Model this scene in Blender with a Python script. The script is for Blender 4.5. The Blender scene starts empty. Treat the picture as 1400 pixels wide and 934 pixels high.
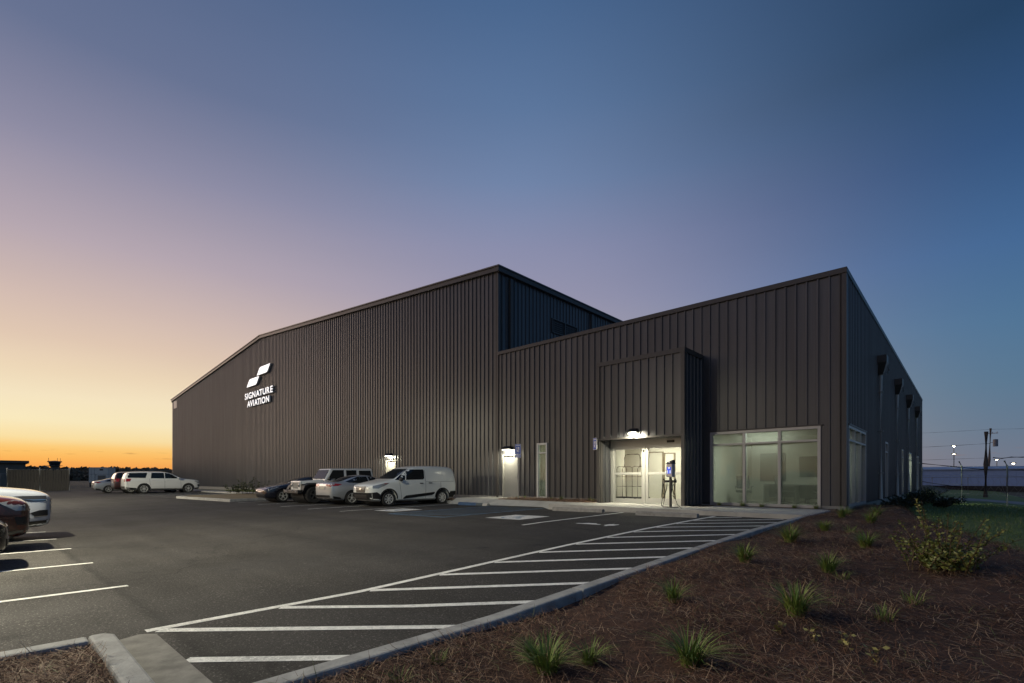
import bpy, bmesh, math, random
from math import sin, cos, pi, radians
from mathutils import Vector, Matrix
from mathutils.bvhtree import BVHTree
import numpy as np
random.seed(7); RNG = np.random.default_rng(7)
sc = bpy.context.scene
COL = sc.collection

# ------------------------------------------------------------------ camera
# World frame: X runs along the front wall, Y into the building, z = 0 is the floor slab.
cam_d = bpy.data.cameras.new("camera"); cam = bpy.data.objects.new("camera", cam_d); COL.objects.link(cam)
cam.location = (0, 0, 0.95); cam.rotation_euler = (radians(90), 0, radians(42.74))
cam_d.sensor_width = 36; cam_d.lens = 17.347; cam_d.shift_y = 0.1343; cam_d.shift_x = 0.0
cam_d.clip_start = 0.05; cam_d.clip_end = 6000
sc.camera = cam

# ------------------------------------------------------------------ dusk sky
def lin(c):
    return tuple(((v/255)/12.92 if v/255 <= .04045 else ((v/255+.055)/1.055)**2.4) for v in c)
world = bpy.data.worlds.new("World"); sc.world = world; world.use_nodes = True
nt = world.node_tree; N = nt.nodes; L = nt.links; N.clear()
def wmath(op, a, b=None, c=None, clamp=False):
    n = N.new('ShaderNodeMath'); n.operation = op; n.use_clamp = clamp
    for i, v in enumerate((a, b, c)):
        if v is None: continue
        if isinstance(v, (int, float)): n.inputs[i].default_value = v
        else: L.new(v, n.inputs[i])
    return n.outputs[0]
def sstep(v, a, b):
    n = N.new('ShaderNodeMapRange'); n.interpolation_type = 'SMOOTHSTEP'
    L.new(v, n.inputs[0]); n.inputs[1].default_value = a; n.inputs[2].default_value = b
    return n.outputs[0]
SUN_AZ = Vector((-.967, -.255, 0)).normalized()      # where the sun went down
tc = N.new('ShaderNodeTexCoord'); sep = N.new('ShaderNodeSeparateXYZ'); L.new(tc.outputs['Generated'], sep.inputs[0])
dx, dy, dz = sep.outputs
elev = wmath('MULTIPLY', wmath('ARCSINE', dz), 2/pi)          # 0 horizon .. 1 zenith
hl = wmath('MAXIMUM', wmath('SQRT', wmath('ADD', wmath('MULTIPLY', dx, dx), wmath('MULTIPLY', dy, dy))), 1e-3)
caz = wmath('DIVIDE', wmath('ADD', wmath('MULTIPLY', dx, SUN_AZ.x), wmath('MULTIPLY', dy, SUN_AZ.y)), hl)
def ramp(stops):
    r = N.new('ShaderNodeValToRGB'); cr = r.color_ramp; cr.interpolation = 'LINEAR'
    cr.elements[0].position = stops[0][0]/90; cr.elements[0].color = (*lin(stops[0][1]), 1)
    cr.elements[1].position = 1; cr.elements[1].color = (*lin(stops[-1][1]), 1)
    for d, c in stops[1:-1]:
        e = cr.elements.new(d/90); e.color = (*lin(c), 1)
    L.new(elev, r.inputs[0]); return r.outputs[0]
R_SUN = ramp([(0, (232, 140, 70)), (.9, (246, 160, 78)), (1.9, (253, 186, 94)), (2.7, (253, 202, 116)), (3.4, (250, 222, 160)),
              (5.0, (249, 233, 190)), (7, (246, 229, 194)), (9.3, (237, 215, 184)), (12, (224, 199, 178)), (15, (210, 187, 177)), (20, (182, 167, 176)),
              (27, (142, 140, 163)), (34, (104, 115, 146)), (48, (66, 92, 130)), (90, (50, 68, 105))])
R_MID = ramp([(0, (215, 150, 100)), (2, (228, 180, 125)), (4, (230, 205, 168)), (8, (210, 188, 172)), (14, (172, 164, 175)), (20, (152, 150, 174)),
              (25, (138, 142, 172)), (31, (112, 132, 168)), (37, (92, 118, 156)), (44, (74, 103, 143)), (58, (58, 86, 128)), (90, (50, 68, 105))])
R_ANTI = ramp([(0, (116, 118, 134)), (2, (110, 120, 138)), (4.5, (100, 120, 142)), (8, (90, 120, 146)), (13, (80, 116, 150)), (19, (68, 104, 148)),
               (26, (52, 84, 126)), (34, (38, 66, 98)), (50, (38, 62, 96)), (90, (50, 68, 105))])
def mixc(f, a, b):
    m = N.new('ShaderNodeMix'); m.data_type = 'RGBA'
    if isinstance(f, (int, float)): m.inputs[0].default_value = f
    else: L.new(f, m.inputs[0])
    for s, v in ((m.inputs[6], a), (m.inputs[7], b)):
        if isinstance(v, tuple): s.default_value = (*v, 1)
        else: L.new(v, s)
    return m.outputs[2]
c1 = mixc(sstep(caz, -.35, .50), R_ANTI, R_MID)
c2 = mixc(sstep(caz, .42, .98), c1, R_SUN)
# a few thin cloud wisps low over the sunset
mp = N.new('ShaderNodeMapping'); mp.inputs['Scale'].default_value = (26, 26, 240); L.new(tc.outputs['Generated'], mp.inputs[0])
cn = N.new('ShaderNodeTexNoise'); cn.inputs['Scale'].default_value = 1.0; cn.inputs['Detail'].default_value = 4; L.new(mp.outputs[0], cn.inputs['Vector'])
band = wmath('MULTIPLY', sstep(elev, 1.75/90, 2.1/90), wmath('SUBTRACT', 1.0, sstep(elev, 2.2/90, 2.7/90)))
wisp = wmath('MULTIPLY', wmath('MULTIPLY', sstep(cn.outputs['Fac'], .58, .72), band), .5)
c3 = mixc(wisp, c2, lin((150, 96, 60)))
# very faint high veil, long streaks
mp2 = N.new('ShaderNodeMapping'); mp2.inputs['Scale'].default_value = (2.2, 2.2, 9); mp2.inputs['Rotation'].default_value = (.25, .12, 0); L.new(tc.outputs['Generated'], mp2.inputs[0])
cv = N.new('ShaderNodeTexNoise'); cv.inputs['Scale'].default_value = 1.0; cv.inputs['Detail'].default_value = 5; cv.inputs['Roughness'].default_value = .55; L.new(mp2.outputs[0], cv.inputs['Vector'])
hv = N.new('ShaderNodeHueSaturation'); L.new(c3, hv.inputs['Color']); mv = N.new('ShaderNodeMapRange'); L.new(cv.outputs['Fac'], mv.inputs[0]); mv.inputs[1].default_value = .3; mv.inputs[2].default_value = .7; mv.inputs[3].default_value = .985; mv.inputs[4].default_value = 1.015
L.new(mv.outputs[0], hv.inputs['Value']); c3 = hv.outputs[0]
bg = N.new('ShaderNodeBackground'); L.new(c3, bg.inputs[0]); bg.inputs[1].default_value = 1.0
wo = N.new('ShaderNodeOutputWorld'); L.new(bg.outputs[0], wo.inputs[0])
# last glow of the sun, very weak and soft
sl = bpy.data.lights.new("sun", 'SUN'); sl.energy = 0.5; sl.angle = radians(25); sl.color = (1, .74, .60)
sun = bpy.data.objects.new("sun", sl); COL.objects.link(sun)
sun.rotation_euler = (SUN_AZ + Vector((0, 0, .13))).to_track_quat('Z', 'Y').to_euler()
sc.view_settings.view_transform = 'Standard'; sc.view_settings.look = 'None'
sc.view_settings.exposure = 0.0; sc.view_settings.gamma = 1.0
sc.render.engine = 'CYCLES'
sc.cycles.max_bounces = 6; sc.cycles.transparent_max_bounces = 8; sc.cycles.sample_clamp_indirect = 4
sc.cycles.use_denoising = True

# ------------------------------------------------------------------ materials
MATS = {}
def mat(name, col, rough=.6, metal=0.0, var=0.0, vscale=3.0, bump=0.0, bscale=40.0, spec=.5, col2=None, emit=0, ecol=None, piece=0.0, coat=0.0, alpha=None, stretch=None):
    if name in MATS: return MATS[name]
    m = bpy.data.materials.new(name); m.use_nodes = True; t = m.node_tree; b = t.nodes['Principled BSDF']
    b.inputs['Base Color'].default_value = (*col, 1); b.inputs['Roughness'].default_value = rough
    b.inputs['Metallic'].default_value = metal; b.inputs['Specular IOR Level'].default_value = spec
    b.inputs['Coat Weight'].default_value = coat; b.inputs['Coat Roughness'].default_value = .04
    geo = t.nodes.new('ShaderNodeNewGeometry'); pos = geo.outputs['Position']
    if stretch:
        mpn = t.nodes.new('ShaderNodeMapping'); mpn.inputs['Scale'].default_value = stretch; t.links.new(pos, mpn.inputs[0]); pos = mpn.outputs[0]
    last = None
    if var or col2:
        n = t.nodes.new('ShaderNodeTexNoise'); n.inputs['Scale'].default_value = vscale; n.inputs['Detail'].default_value = 6; n.inputs['Roughness'].default_value = .62
        t.links.new(pos, n.inputs['Vector'])
        mr = t.nodes.new('ShaderNodeMapRange'); mr.inputs[1].default_value = .32; mr.inputs[2].default_value = .68; t.links.new(n.outputs['Fac'], mr.inputs[0])
        mx = t.nodes.new('ShaderNodeMix'); mx.data_type = 'RGBA'; t.links.new(mr.outputs[0], mx.inputs[0])
        a = tuple(v*(1-var) for v in col) if not col2 else col; c = tuple(min(1, v*(1+var)) for v in col) if not col2 else col2
        mx.inputs[6].default_value = (*a, 1); mx.inputs[7].default_value = (*c, 1); last = mx.outputs[2]
    if piece:
        oi = t.nodes.new('ShaderNodeObjectInfo'); hs = t.nodes.new('ShaderNodeHueSaturation')
        mr2 = t.nodes.new('ShaderNodeMapRange'); t.links.new(oi.outputs['Random'], mr2.inputs[0]); mr2.inputs[3].default_value = 1-piece; mr2.inputs[4].default_value = 1+piece
        t.links.new(mr2.outputs[0], hs.inputs['Value'])
        if last: t.links.new(last, hs.inputs['Color'])
        else: hs.inputs['Color'].default_value = (*col, 1)
        last = hs.outputs[0]
    if last: t.links.new(last, b.inputs['Base Color'])
    if bump:
        n2 = t.nodes.new('ShaderNodeTexNoise'); n2.inputs['Scale'].default_value = bscale; n2.inputs['Detail'].default_value = 4; t.links.new(pos, n2.inputs['Vector'])
        bp = t.nodes.new('ShaderNodeBump'); bp.inputs['Strength'].default_value = bump; bp.inputs['Distance'].default_value = .01
        t.links.new(n2.outputs['Fac'], bp.inputs['Height']); t.links.new(bp.outputs[0], b.inputs['Normal'])
    if emit:
        b.inputs['Emission Color'].default_value = (*(ecol or col), 1); b.inputs['Emission Strength'].default_value = emit
    MATS[name] = m; return m
def glass(name, tint, refl=1.0, rough=.02, haze=0.0):
    m = bpy.data.materials.new(name); m.use_nodes = True; t = m.node_tree; t.nodes.clear()
    tr = t.nodes.new('ShaderNodeBsdfTransparent'); tr.inputs[0].default_value = (*tint, 1)
    gl = t.nodes.new('ShaderNodeBsdfGlossy'); gl.inputs['Roughness'].default_value = rough; gl.inputs[0].default_value = (refl, refl, refl, 1)
    fr = t.nodes.new('ShaderNodeFresnel'); fr.inputs[0].default_value = 1.36
    mx = t.nodes.new('ShaderNodeMixShader'); t.links.new(fr.outputs[0], mx.inputs[0]); t.links.new(tr.outputs[0], mx.inputs[1]); t.links.new(gl.outputs[0], mx.inputs[2])
    if haze:                                                          # translucent haze added so the panes glow evenly with the room light
        tl = t.nodes.new('ShaderNodeBsdfTranslucent'); tl.inputs[0].default_value = (.70, .74, .62, 1); m2 = t.nodes.new('ShaderNodeMixShader'); m2.inputs[0].default_value = haze
        t.links.new(tr.outputs[0], m2.inputs[1]); t.links.new(tl.outputs[0], m2.inputs[2]); t.links.new(m2.outputs[0], mx.inputs[1])
    o = t.nodes.new('ShaderNodeOutputMaterial'); t.links.new(mx.outputs[0], o.inputs[0]); MATS[name] = m; return m

M_PANEL = mat('panel_paint', (.066, .066, .070), .36, 0, var=.24, vscale=1.0, piece=.12, spec=.62, stretch=(5, 5, .22), bump=.08, bscale=.6)
M_PANELB = mat('panel_paint_upper', (.066, .066, .070), .36, 0, var=.24, vscale=1.0, piece=.12, spec=.62, stretch=(5, 5, .22), bump=.08, bscale=.6)
M_TRIM = mat('trim_paint', (.062, .057, .053), .45, 0, var=.05)
M_BACK = mat('wall_backing', (.06, .054, .05), .8)
M_CONC = mat('concrete', (.40, .385, .35), .85, var=.16, vscale=2.2, bump=.25, bscale=60)
M_KERB = mat('kerb_concrete', (.33, .325, .31), .85, var=.26, vscale=5, bump=.4, bscale=55)
M_FOUND = mat('foundation_concrete', (.27, .26, .235), .9, var=.15, vscale=4, bump=.3)
M_ALU = mat('window_aluminium', (.42, .41, .40), .4, .35, var=.04)
M_WHITEFRAME = mat('pale_frame', (.62, .61, .57), .45, 0, var=.03)
M_DOOR = mat('door_grey_paint', (.19, .185, .175), .5, 0, var=.04)
M_DOORW = mat('door_pale_paint', (.40, .385, .34), .5, 0, var=.04)
M_GLASS = glass('office_glass', (.72, .76, .70), haze=.12)
M_GLASSD = glass('door_glass', (.93, .95, .92))
M_CREAM = mat('interior_cream', (.72, .69, .60), .8, var=.03)
M_OFFICEW = mat('interior_office', (.60, .59, .52), .8, var=.05)
M_FLOORIN = mat('interior_floor', (.30, .29, .26), .5, var=.1)
M_DARK = mat('black_plastic', (.012, .012, .013), .45)
M_RUB = mat('tyre_rubber', (.016, .016, .017), .8)
M_STEEL = mat('galvanised_steel', (.33, .33, .32), .45, .5, var=.1, vscale=8)
M_CHROME = mat('chrome', (.62, .62, .62), .18, 1.0)
M_RIM = mat('alloy_rim', (.62, .62, .60), .35, .25)
M_RED = mat('tail_lens', (.28, .012, .012), .2, 0, coat=.6)
M_LAMPG = mat('headlamp_lens', (.30, .31, .32), .12, .3, coat=.8)
M_CARGLASS = mat('car_glass', (.010, .013, .013), .06, 0, spec=.8)
M_PLATE = mat('plate', (.45, .44, .36), .5)
M_PAINTW = mat('line_paint_white', (.76, .75, .71), .75, var=.18, vscale=14, bump=.2, bscale=90)
M_PAINTB = mat('line_paint_blue', (.10, .20, .31), .75, var=.3, vscale=10, bump=.2, bscale=90)
def worn(m, c, amt=.62):
    t = m.node_tree; b = t.nodes['Principled BSDF']; old = b.inputs['Base Color'].links[0].from_socket; pos = [n for n in t.nodes if n.type == 'NEW_GEOMETRY'][0].outputs['Position']
    a = t.nodes.new('ShaderNodeTexNoise'); a.inputs['Scale'].default_value = 55; a.inputs['Detail'].default_value = 5; a.inputs['Roughness'].default_value = .7; t.links.new(pos, a.inputs['Vector'])
    d = t.nodes.new('ShaderNodeTexNoise'); d.inputs['Scale'].default_value = 1.3; d.inputs['Detail'].default_value = 3; t.links.new(pos, d.inputs['Vector'])
    s = t.nodes.new('ShaderNodeMath'); s.operation = 'MULTIPLY_ADD'; t.links.new(d.outputs['Fac'], s.inputs[0]); s.inputs[1].default_value = .55; t.links.new(a.outputs['Fac'], s.inputs[2])
    r = t.nodes.new('ShaderNodeMapRange'); r.inputs[1].default_value = .78; r.inputs[2].default_value = 1.0; r.inputs[4].default_value = amt; t.links.new(s.outputs[0], r.inputs[0])
    x = t.nodes.new('ShaderNodeMix'); x.data_type = 'RGBA'; t.links.new(r.outputs[0], x.inputs[0]); t.links.new(old, x.inputs[6]); x.inputs[7].default_value = (*c, 1); t.links.new(x.outputs[2], b.inputs['Base Color'])
worn(M_PAINTW, (.12, .115, .11), .5); worn(M_PAINTB, (.07, .07, .07))
M_SIGNB = mat('sign_blue', (.03, .09, .46), .45)
M_SIGNW = mat('sign_white', (.75, .75, .75), .5)
M_LENS = mat('lamp_lens', (1, .97, .80), .3, emit=14, ecol=(1, .96, .74))
M_LETTER = mat('lit_letter_face', (.9, .9, .9), .4, emit=.95, ecol=(.97, .98, 1))
M_LETTERS = mat('letter_side', (.75, .75, .75), .4)
M_WOOD = mat('weathered_wood', (.11, .085, .065), .85, var=.3, vscale=3, stretch=(3, 3, .5))

# ------------------------------------------------------------------ mesh helpers
class MB:
    def __init__(s): s.v = []; s.f = []; s.m = []
    def add(s, vs, fs, mi=0):
        o = len(s.v); s.v += [tuple(v) for v in vs]; s.f += [tuple(i+o for i in f) for f in fs]; s.m += [mi]*len(fs); return s
    def box(s, x0, x1, y0, y1, z0, z1, mi=0, rot=None, about=None):
        vs = [Vector((x, y, z)) for x in (x0, x1) for y in (y0, y1) for z in (z0, z1)]
        if rot is not None:
            c = Vector(about) if about is not None else Vector(((x0+x1)/2, (y0+y1)/2, (z0+z1)/2)); vs = [rot @ (v-c) + c for v in vs]
        return s.add(vs, [(0, 1, 3, 2), (4, 6, 7, 5), (0, 4, 5, 1), (2, 3, 7, 6), (0, 2, 6, 4), (1, 5, 7, 3)], mi)
    def prism(s, poly, d, mi=0):
        """poly: 3-D points of one face, d: extrusion vector"""
        n = len(poly); d = Vector(d); a = [Vector(p) for p in poly]
        return s.add(a+[p+d for p in a], [tuple(range(n)), tuple(range(2*n-1, n-1, -1))]+[(i, n+i, n+(i+1) % n, (i+1) % n) for i in range(n)], mi)
    def tube(s, pts, r, seg=6, mi=0, cap=True):
        pts = [Vector(p) for p in pts]; rr = r if isinstance(r, (list, tuple)) else [r]*len(pts); vs = []; fs = []
        ref = Vector((0, 0, 1))
        for i, p in enumerate(pts):
            t = (pts[min(i+1, len(pts)-1)]-pts[max(i-1, 0)]).normalized()
            if abs(t.dot(ref)) > .95: ref = Vector((1, 0, 0)) if abs(t.x) < .9 else Vector((0, 1, 0))
            u = t.cross(ref).normalized(); w = t.cross(u).normalized()
            ref = w if abs(t.dot(w)) < .5 else ref
            vs += [p+(u*cos(2*pi*k/seg)+w*sin(2*pi*k/seg))*rr[i] for k in range(seg)]
        for i in range(len(pts)-1):
            fs += [(i*seg+k, i*seg+(k+1) % seg, (i+1)*seg+(k+1) % seg, (i+1)*seg+k) for k in range(seg)]
        if cap: fs += [tuple(range(seg-1, -1, -1)), tuple((len(pts)-1)*seg+k for k in range(seg))]
        return s.add(vs, fs, mi)
    def lathe(s, prof, c=(0, 0, 0), axis='z', seg=20, mi=0):
        """prof: (r, h) list around the axis"""
        vs = []; fs = []; n = len(prof); c = Vector(c)
        for k in range(seg):
            a = 2*pi*k/seg
            for r, h in prof:
                p = Vector((r*cos(a), r*sin(a), h))
                if axis == 'y': p = Vector((p.x, p.z, -p.y))
                if axis == 'x': p = Vector((p.z, p.x, p.y))
                vs.append(p+c)
        for k in range(seg):
            k2 = (k+1) % seg
            fs += [(k*n+i, k2*n+i, k2*n+i+1, k*n+i+1) for i in range(n-1)]
        return s.add(vs, fs, mi)
    def mesh(s, name, mats, smooth=False):
        me = bpy.data.meshes.new(name); me.from_pydata(s.v, [], s.f)
        for m in (mats if isinstance(mats, (list, tuple)) else [mats]): me.materials.append(m)
        me.polygons.foreach_set('material_index', s.m)
        if smooth: me.polygons.foreach_set('use_smooth', [True]*len(me.polygons))
        me.update(); return me
    def build(s, name, mats, parent=None, smooth=False, world=True, fix=True, bevel=0):
        me = s.mesh(name, mats, smooth)
        if fix or bevel:
            bm = bmesh.new(); bm.from_mesh(me)
            if fix: bmesh.ops.recalc_face_normals(bm, faces=bm.faces)
            if bevel:
                bmesh.ops.remove_doubles(bm, verts=bm.verts, dist=1e-5)
                ed = [e for e in bm.edges if len(e.link_faces) == 2 and e.calc_face_angle(0) > .6]
                bmesh.ops.bevel(bm, geom=ed, offset=bevel, segments=2, profile=.5, affect='EDGES', clamp_overlap=True)
            bm.to_mesh(me); bm.free()
        return link(name, me, parent, world)
def link(name, me, parent=None, world=True):
    o = bpy.data.objects.new(name, me); COL.objects.link(o)
    if parent is not None:
        o.parent = parent
        if world: o.location = -wpos(parent)
    return o
def wpos(o):
    p = Vector((0, 0, 0))
    while o is not None: p = p + o.location; o = o.parent
    return p
def tag(o, label=None, cat=None, group=None, kind=None):
    if label: o['label'] = label
    if cat: o['category'] = cat
    if group: o['group'] = group
    if kind: o['kind'] = kind
    return o
def thing(name, loc, label, cat, rz=0, group=None):
    o = bpy.data.objects.new(name, None); COL.objects.link(o); o.empty_display_size = .3
    o.location = loc; o.rotation_euler = (0, 0, rz); return tag(o, label, cat, group)
def tri_mesh(name, V, F, m, mi=None, smooth=False):
    """fast mesh from numpy arrays of verts and tris or quads"""
    me = bpy.data.meshes.new(name); n = F.shape[1]
    me.vertices.add(len(V)); me.vertices.foreach_set('co', V.astype(np.float32).ravel())
    me.loops.add(F.size); me.loops.foreach_set('vertex_index', F.astype(np.int32).ravel())
    me.polygons.add(len(F)); me.polygons.foreach_set('loop_start', np.arange(0, F.size, n, dtype=np.int32))
    for x in (m if isinstance(m, (list, tuple)) else [m]): me.materials.append(x)
    if mi is not None: me.polygons.foreach_set('material_index', np.asarray(mi, dtype=np.int32))
    me.update(calc_edges=True); me.validate()
    return me

# ------------------------------------------------------------------ ground heights
def interp(v, xs, ys):
    if v <= xs[0]: return ys[0]
    for i in range(len(xs)-1):
        if v <= xs[i+1]: return ys[i]+(ys[i+1]-ys[i])*(v-xs[i])/(xs[i+1]-xs[i])
    return ys[-1]
GY = [3, 7, 10, 14.5]; GZ = [-.36, -.22, -.14, -.085]
def g(X, Y): return interp(Y, GY, GZ)-.012*max(0, min(15, -5-X))
def drape(poly, dz, zf=None, extra=()):
    """flat polygon (x, y) cut at the slope breaks and laid on the lot dz above it; returns bmesh"""
    bm = bmesh.new(); bm.faces.new([bm.verts.new((x, y, 0)) for x, y in poly])
    for y in GY: bmesh.ops.bisect_plane(bm, geom=bm.verts[:]+bm.edges[:]+bm.faces[:], plane_co=(0, y, 0), plane_no=(0, 1, 0))
    for x in (-5, -20): bmesh.ops.bisect_plane(bm, geom=bm.verts[:]+bm.edges[:]+bm.faces[:], plane_co=(x, 0, 0), plane_no=(1, 0, 0))
    for ax, v in extra: bmesh.ops.bisect_plane(bm, geom=bm.verts[:]+bm.edges[:]+bm.faces[:], plane_co=(v, v, 0), plane_no=(1, 0, 0) if ax == 'x' else (0, 1, 0))
    for v in bm.verts: v.co.z = (zf or g)(v.co.x, v.co.y)+dz
    bmesh.ops.recalc_face_normals(bm, faces=bm.faces)
    for f in bm.faces:
        if f.normal.z < 0: f.normal_flip()
    return bm
def sheet(name, polys, dz, m, parent=None, zf=None, thick=0, extra=()):
    bms = bmesh.new()
    for p in polys:
        b = drape(p, dz, zf, extra); me = bpy.data.meshes.new('t'); b.to_mesh(me); b.free(); bms.from_mesh(me); bpy.data.meshes.remove(me)
    if thick:
        r = bmesh.ops.extrude_face_region(bms, geom=bms.faces[:])
        for v in r['geom']:
            if isinstance(v, bmesh.types.BMVert): v.co.z -= 0
        top = [e for e in r['geom'] if isinstance(e, bmesh.types.BMFace)]
        tv = {v for f in top for v in f.verts}
        for v in bms.verts:
            if v not in tv: v.co.z -= thick
        bmesh.ops.recalc_face_normals(bms, faces=bms.faces)
    me = bpy.data.meshes.new(name); bms.to_mesh(me); bms.free(); me.materials.append(m)
    return link(name, me, parent)
def rect(x0, x1, y0, y1): return [(x0, y0), (x1, y0), (x1, y1), (x0, y1)]
# lamp powers (watts)
E_LOBBY, E_OFF, E_WL, E_LOT = 110, 72, 70, 9800

# ================================================================== GROUND
def terrain_z(X, Y):
    return g(X, max(-40, Y))-.06-1.0*max(0, min(1, (X+5.0)/4))
def grid_mesh(name, xs, ys, zf, m):
    V = np.array([(x, y, zf(x, y)) for y in ys for x in xs]); nx = len(xs)
    F = np.array([(j*nx+i, j*nx+i+1, (j+1)*nx+i+1, (j+1)*nx+i) for j in range(len(ys)-1) for i in range(nx-1)])
    return tri_mesh(name, V, F, m)
M_FIELD = mat('field_grass', (.060, .062, .026), .95, var=.4, vscale=.08, col2=(.10, .085, .045), bump=.4, bscale=6)
xs = [-3000, -1200, -600, -300, -200, -140, -100, -60, -20, -5, -4, -3, -2, -1, 0, 20, 100, 400, 1200, 3000]
ys = [-600, -200, -60, -20, 0, 3, 7, 10, 14.5, 30, 60, 120, 300, 800, 3000]
tag(link('ground', grid_mesh('ground', xs, ys, terrain_z, M_FIELD)), kind='structure')

M_ASPH = mat('asphalt', (.038, .0345, .031), .86, var=.16, vscale=.7, bump=.9, bscale=110, spec=.4)
def asphalt_nodes():
    t = M_ASPH.node_tree; b = t.nodes['Principled BSDF']; cur = b.inputs['Base Color'].links[0].from_socket
    pos = [n for n in t.nodes if n.type == 'NEW_GEOMETRY'][0].outputs['Position']; NN = t.nodes.new; K = t.links.new
    def noise(scale, det=3, rough=.55, st=None, rot=0):
        n = NN('ShaderNodeTexNoise'); n.inputs['Scale'].default_value = scale; n.inputs['Detail'].default_value = det; n.inputs['Roughness'].default_value = rough; src = pos
        if st: m = NN('ShaderNodeMapping'); m.inputs['Scale'].default_value = st; m.inputs['Rotation'].default_value = (0, 0, rot); K(pos, m.inputs[0]); src = m.outputs[0]
        K(src, n.inputs['Vector']); return n.outputs['Fac']
    def rng(v, a, c, lo, hi):
        r = NN('ShaderNodeMapRange'); K(v, r.inputs[0]); r.inputs[1].default_value = a; r.inputs[2].default_value = c; r.inputs[3].default_value = lo; r.inputs[4].default_value = hi; return r.outputs[0]
    def mixto(f, col):
        nonlocal cur
        m = NN('ShaderNodeMix'); m.data_type = 'RGBA'; K(f, m.inputs[0]); K(cur, m.inputs[6]); m.inputs[7].default_value = (*col, 1); cur = m.outputs[2]
    def value(f):
        nonlocal cur
        h = NN('ShaderNodeHueSaturation'); K(cur, h.inputs['Color']); K(f, h.inputs['Value']); cur = h.outputs[0]
    mixto(rng(noise(52, 2), .58, .70, 0, .85), (.17, .16, .145)); mixto(rng(noise(38, 2), .58, .68, 0, .8), (.012, .012, .012))    # stones of the mix
    value(rng(noise(1, 6, .6, (.045, .95, 1), .10),   .34, .68, .72, 1.22))              # drive marks along the lane
    value(rng(noise(1, 5, .6, (.5, .06, 1), -.35), .40, .66, .90, 1.08))
    value(rng(noise(.22, 5, .65), .33, .67, .86, 1.12))
    # the parking bays are an older, paler pour; the joint wavers a little
    sp = NN('ShaderNodeSeparateXYZ'); K(pos, sp.inputs[0]); a = NN('ShaderNodeMath'); a.operation = 'MULTIPLY_ADD'; K(noise(2.2, 4), a.inputs[0]); a.inputs[1].default_value = .12; K(sp.outputs[1], a.inputs[2])
    value(rng(a.outputs[0], 1.12, 1.22, 1.45, 1.0))
    j = NN('ShaderNodeMath'); j.operation = 'SUBTRACT'; K(a.outputs[0], j.inputs[0]); j.inputs[1].default_value = 1.20; ab = NN('ShaderNodeMath'); ab.operation = 'ABSOLUTE'; K(j.outputs[0], ab.inputs[0]); value(rng(ab.outputs[0], .0, .09, .58, 1.0))
    # oil drips and hairline cracks
    v = NN('ShaderNodeTexVoronoi'); v.inputs['Scale'].default_value = .9; K(pos, v.inputs['Vector']); value(rng(v.outputs['Distance'], .05, .14, .62, 1.0))
    c = NN('ShaderNodeTexVoronoi'); c.feature = 'DISTANCE_TO_EDGE'; c.inputs['Scale'].default_value = .16; md = NN('ShaderNodeVectorMath'); md.operation = 'MULTIPLY_ADD'; n3 = NN('ShaderNodeTexNoise'); n3.inputs['Scale'].default_value = 1.1; n3.inputs['Detail'].default_value = 6; K(pos, n3.inputs['Vector'])
    K(n3.outputs['Color'], md.inputs[0]); md.inputs[1].default_value = (1.6, 1.6, 0); K(pos, md.inputs[2]); K(md.outputs[0], c.inputs['Vector']); value(rng(c.outputs['Distance'], .0, .006, .45, 1.0))
    K(cur, b.inputs['Base Color']); K(rng(noise(.5, 4), .3, .7, .72, .95), b.inputs['Roughness'])
asphalt_nodes()
LOT = [(-3.03, -30), (-3.03, 14.2), (-11.2, 14.2), (-12.5, 15.3), (-18.45, 15.4), (-18.45, 15.9), (-30.3, 15.9), (-30.3, 9.55), (-39, 9.0), (-40.5, 10.2), (-40.5, 14.3), (-75.2, 14.3), (-78.5, 7.2), (-81, 2), (-92, -30)]
lot = tag(sheet('parking_lot', [LOT], 0, M_ASPH), kind='structure')

# ---- paint on the lot (children of the lot)
def stripe(p, q, w, m=None, name='painted_stripe'):
    p = Vector((*p, 0)); q = Vector((*q, 0)); n = Vector((0, 0, 1)).cross((q-p).normalized())*w/2
    return sheet(name, [[tuple((p+n)[:2]), tuple((p-n)[:2]), tuple((q-n)[:2]), tuple((q+n)[:2])]], .004, m or M_PAINTW, lot)
stripe((-5.2, .98), (-5.2, 14.0), .105)                              # long edge of the hatched aisle
y0 = .98
for k in range(16):
    y = -1.0+k*1.03
    a = (-5.14, y); b = (-3.08, y+2.06)
    if a[1] < 1.02: a = (-5.14+(1.02-a[1]), 1.02)
    if b[1] > 14.05: b = (b[0]-(b[1]-14.05), 14.05)
    if b[0]-a[0] > .4: stripe(a, b, .105)
for k in range(14): stripe((-7.76-2.785*k, -4.6), (-7.76-2.785*k, 1.28), .105)     # stalls on the near side
for x in (-17.85, -20.6, -23.35, -26.1, -28.85): stripe((x, 9.5), (x, 15.6), .105)  # stalls by the hangar wall
for k in range(9): stripe((-41.2-2.75*k, 8.6), (-41.2-2.75*k, 14.0), .105)
stripe((-8.15, 9.2), (-8.15, 14.1), .105)
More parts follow.
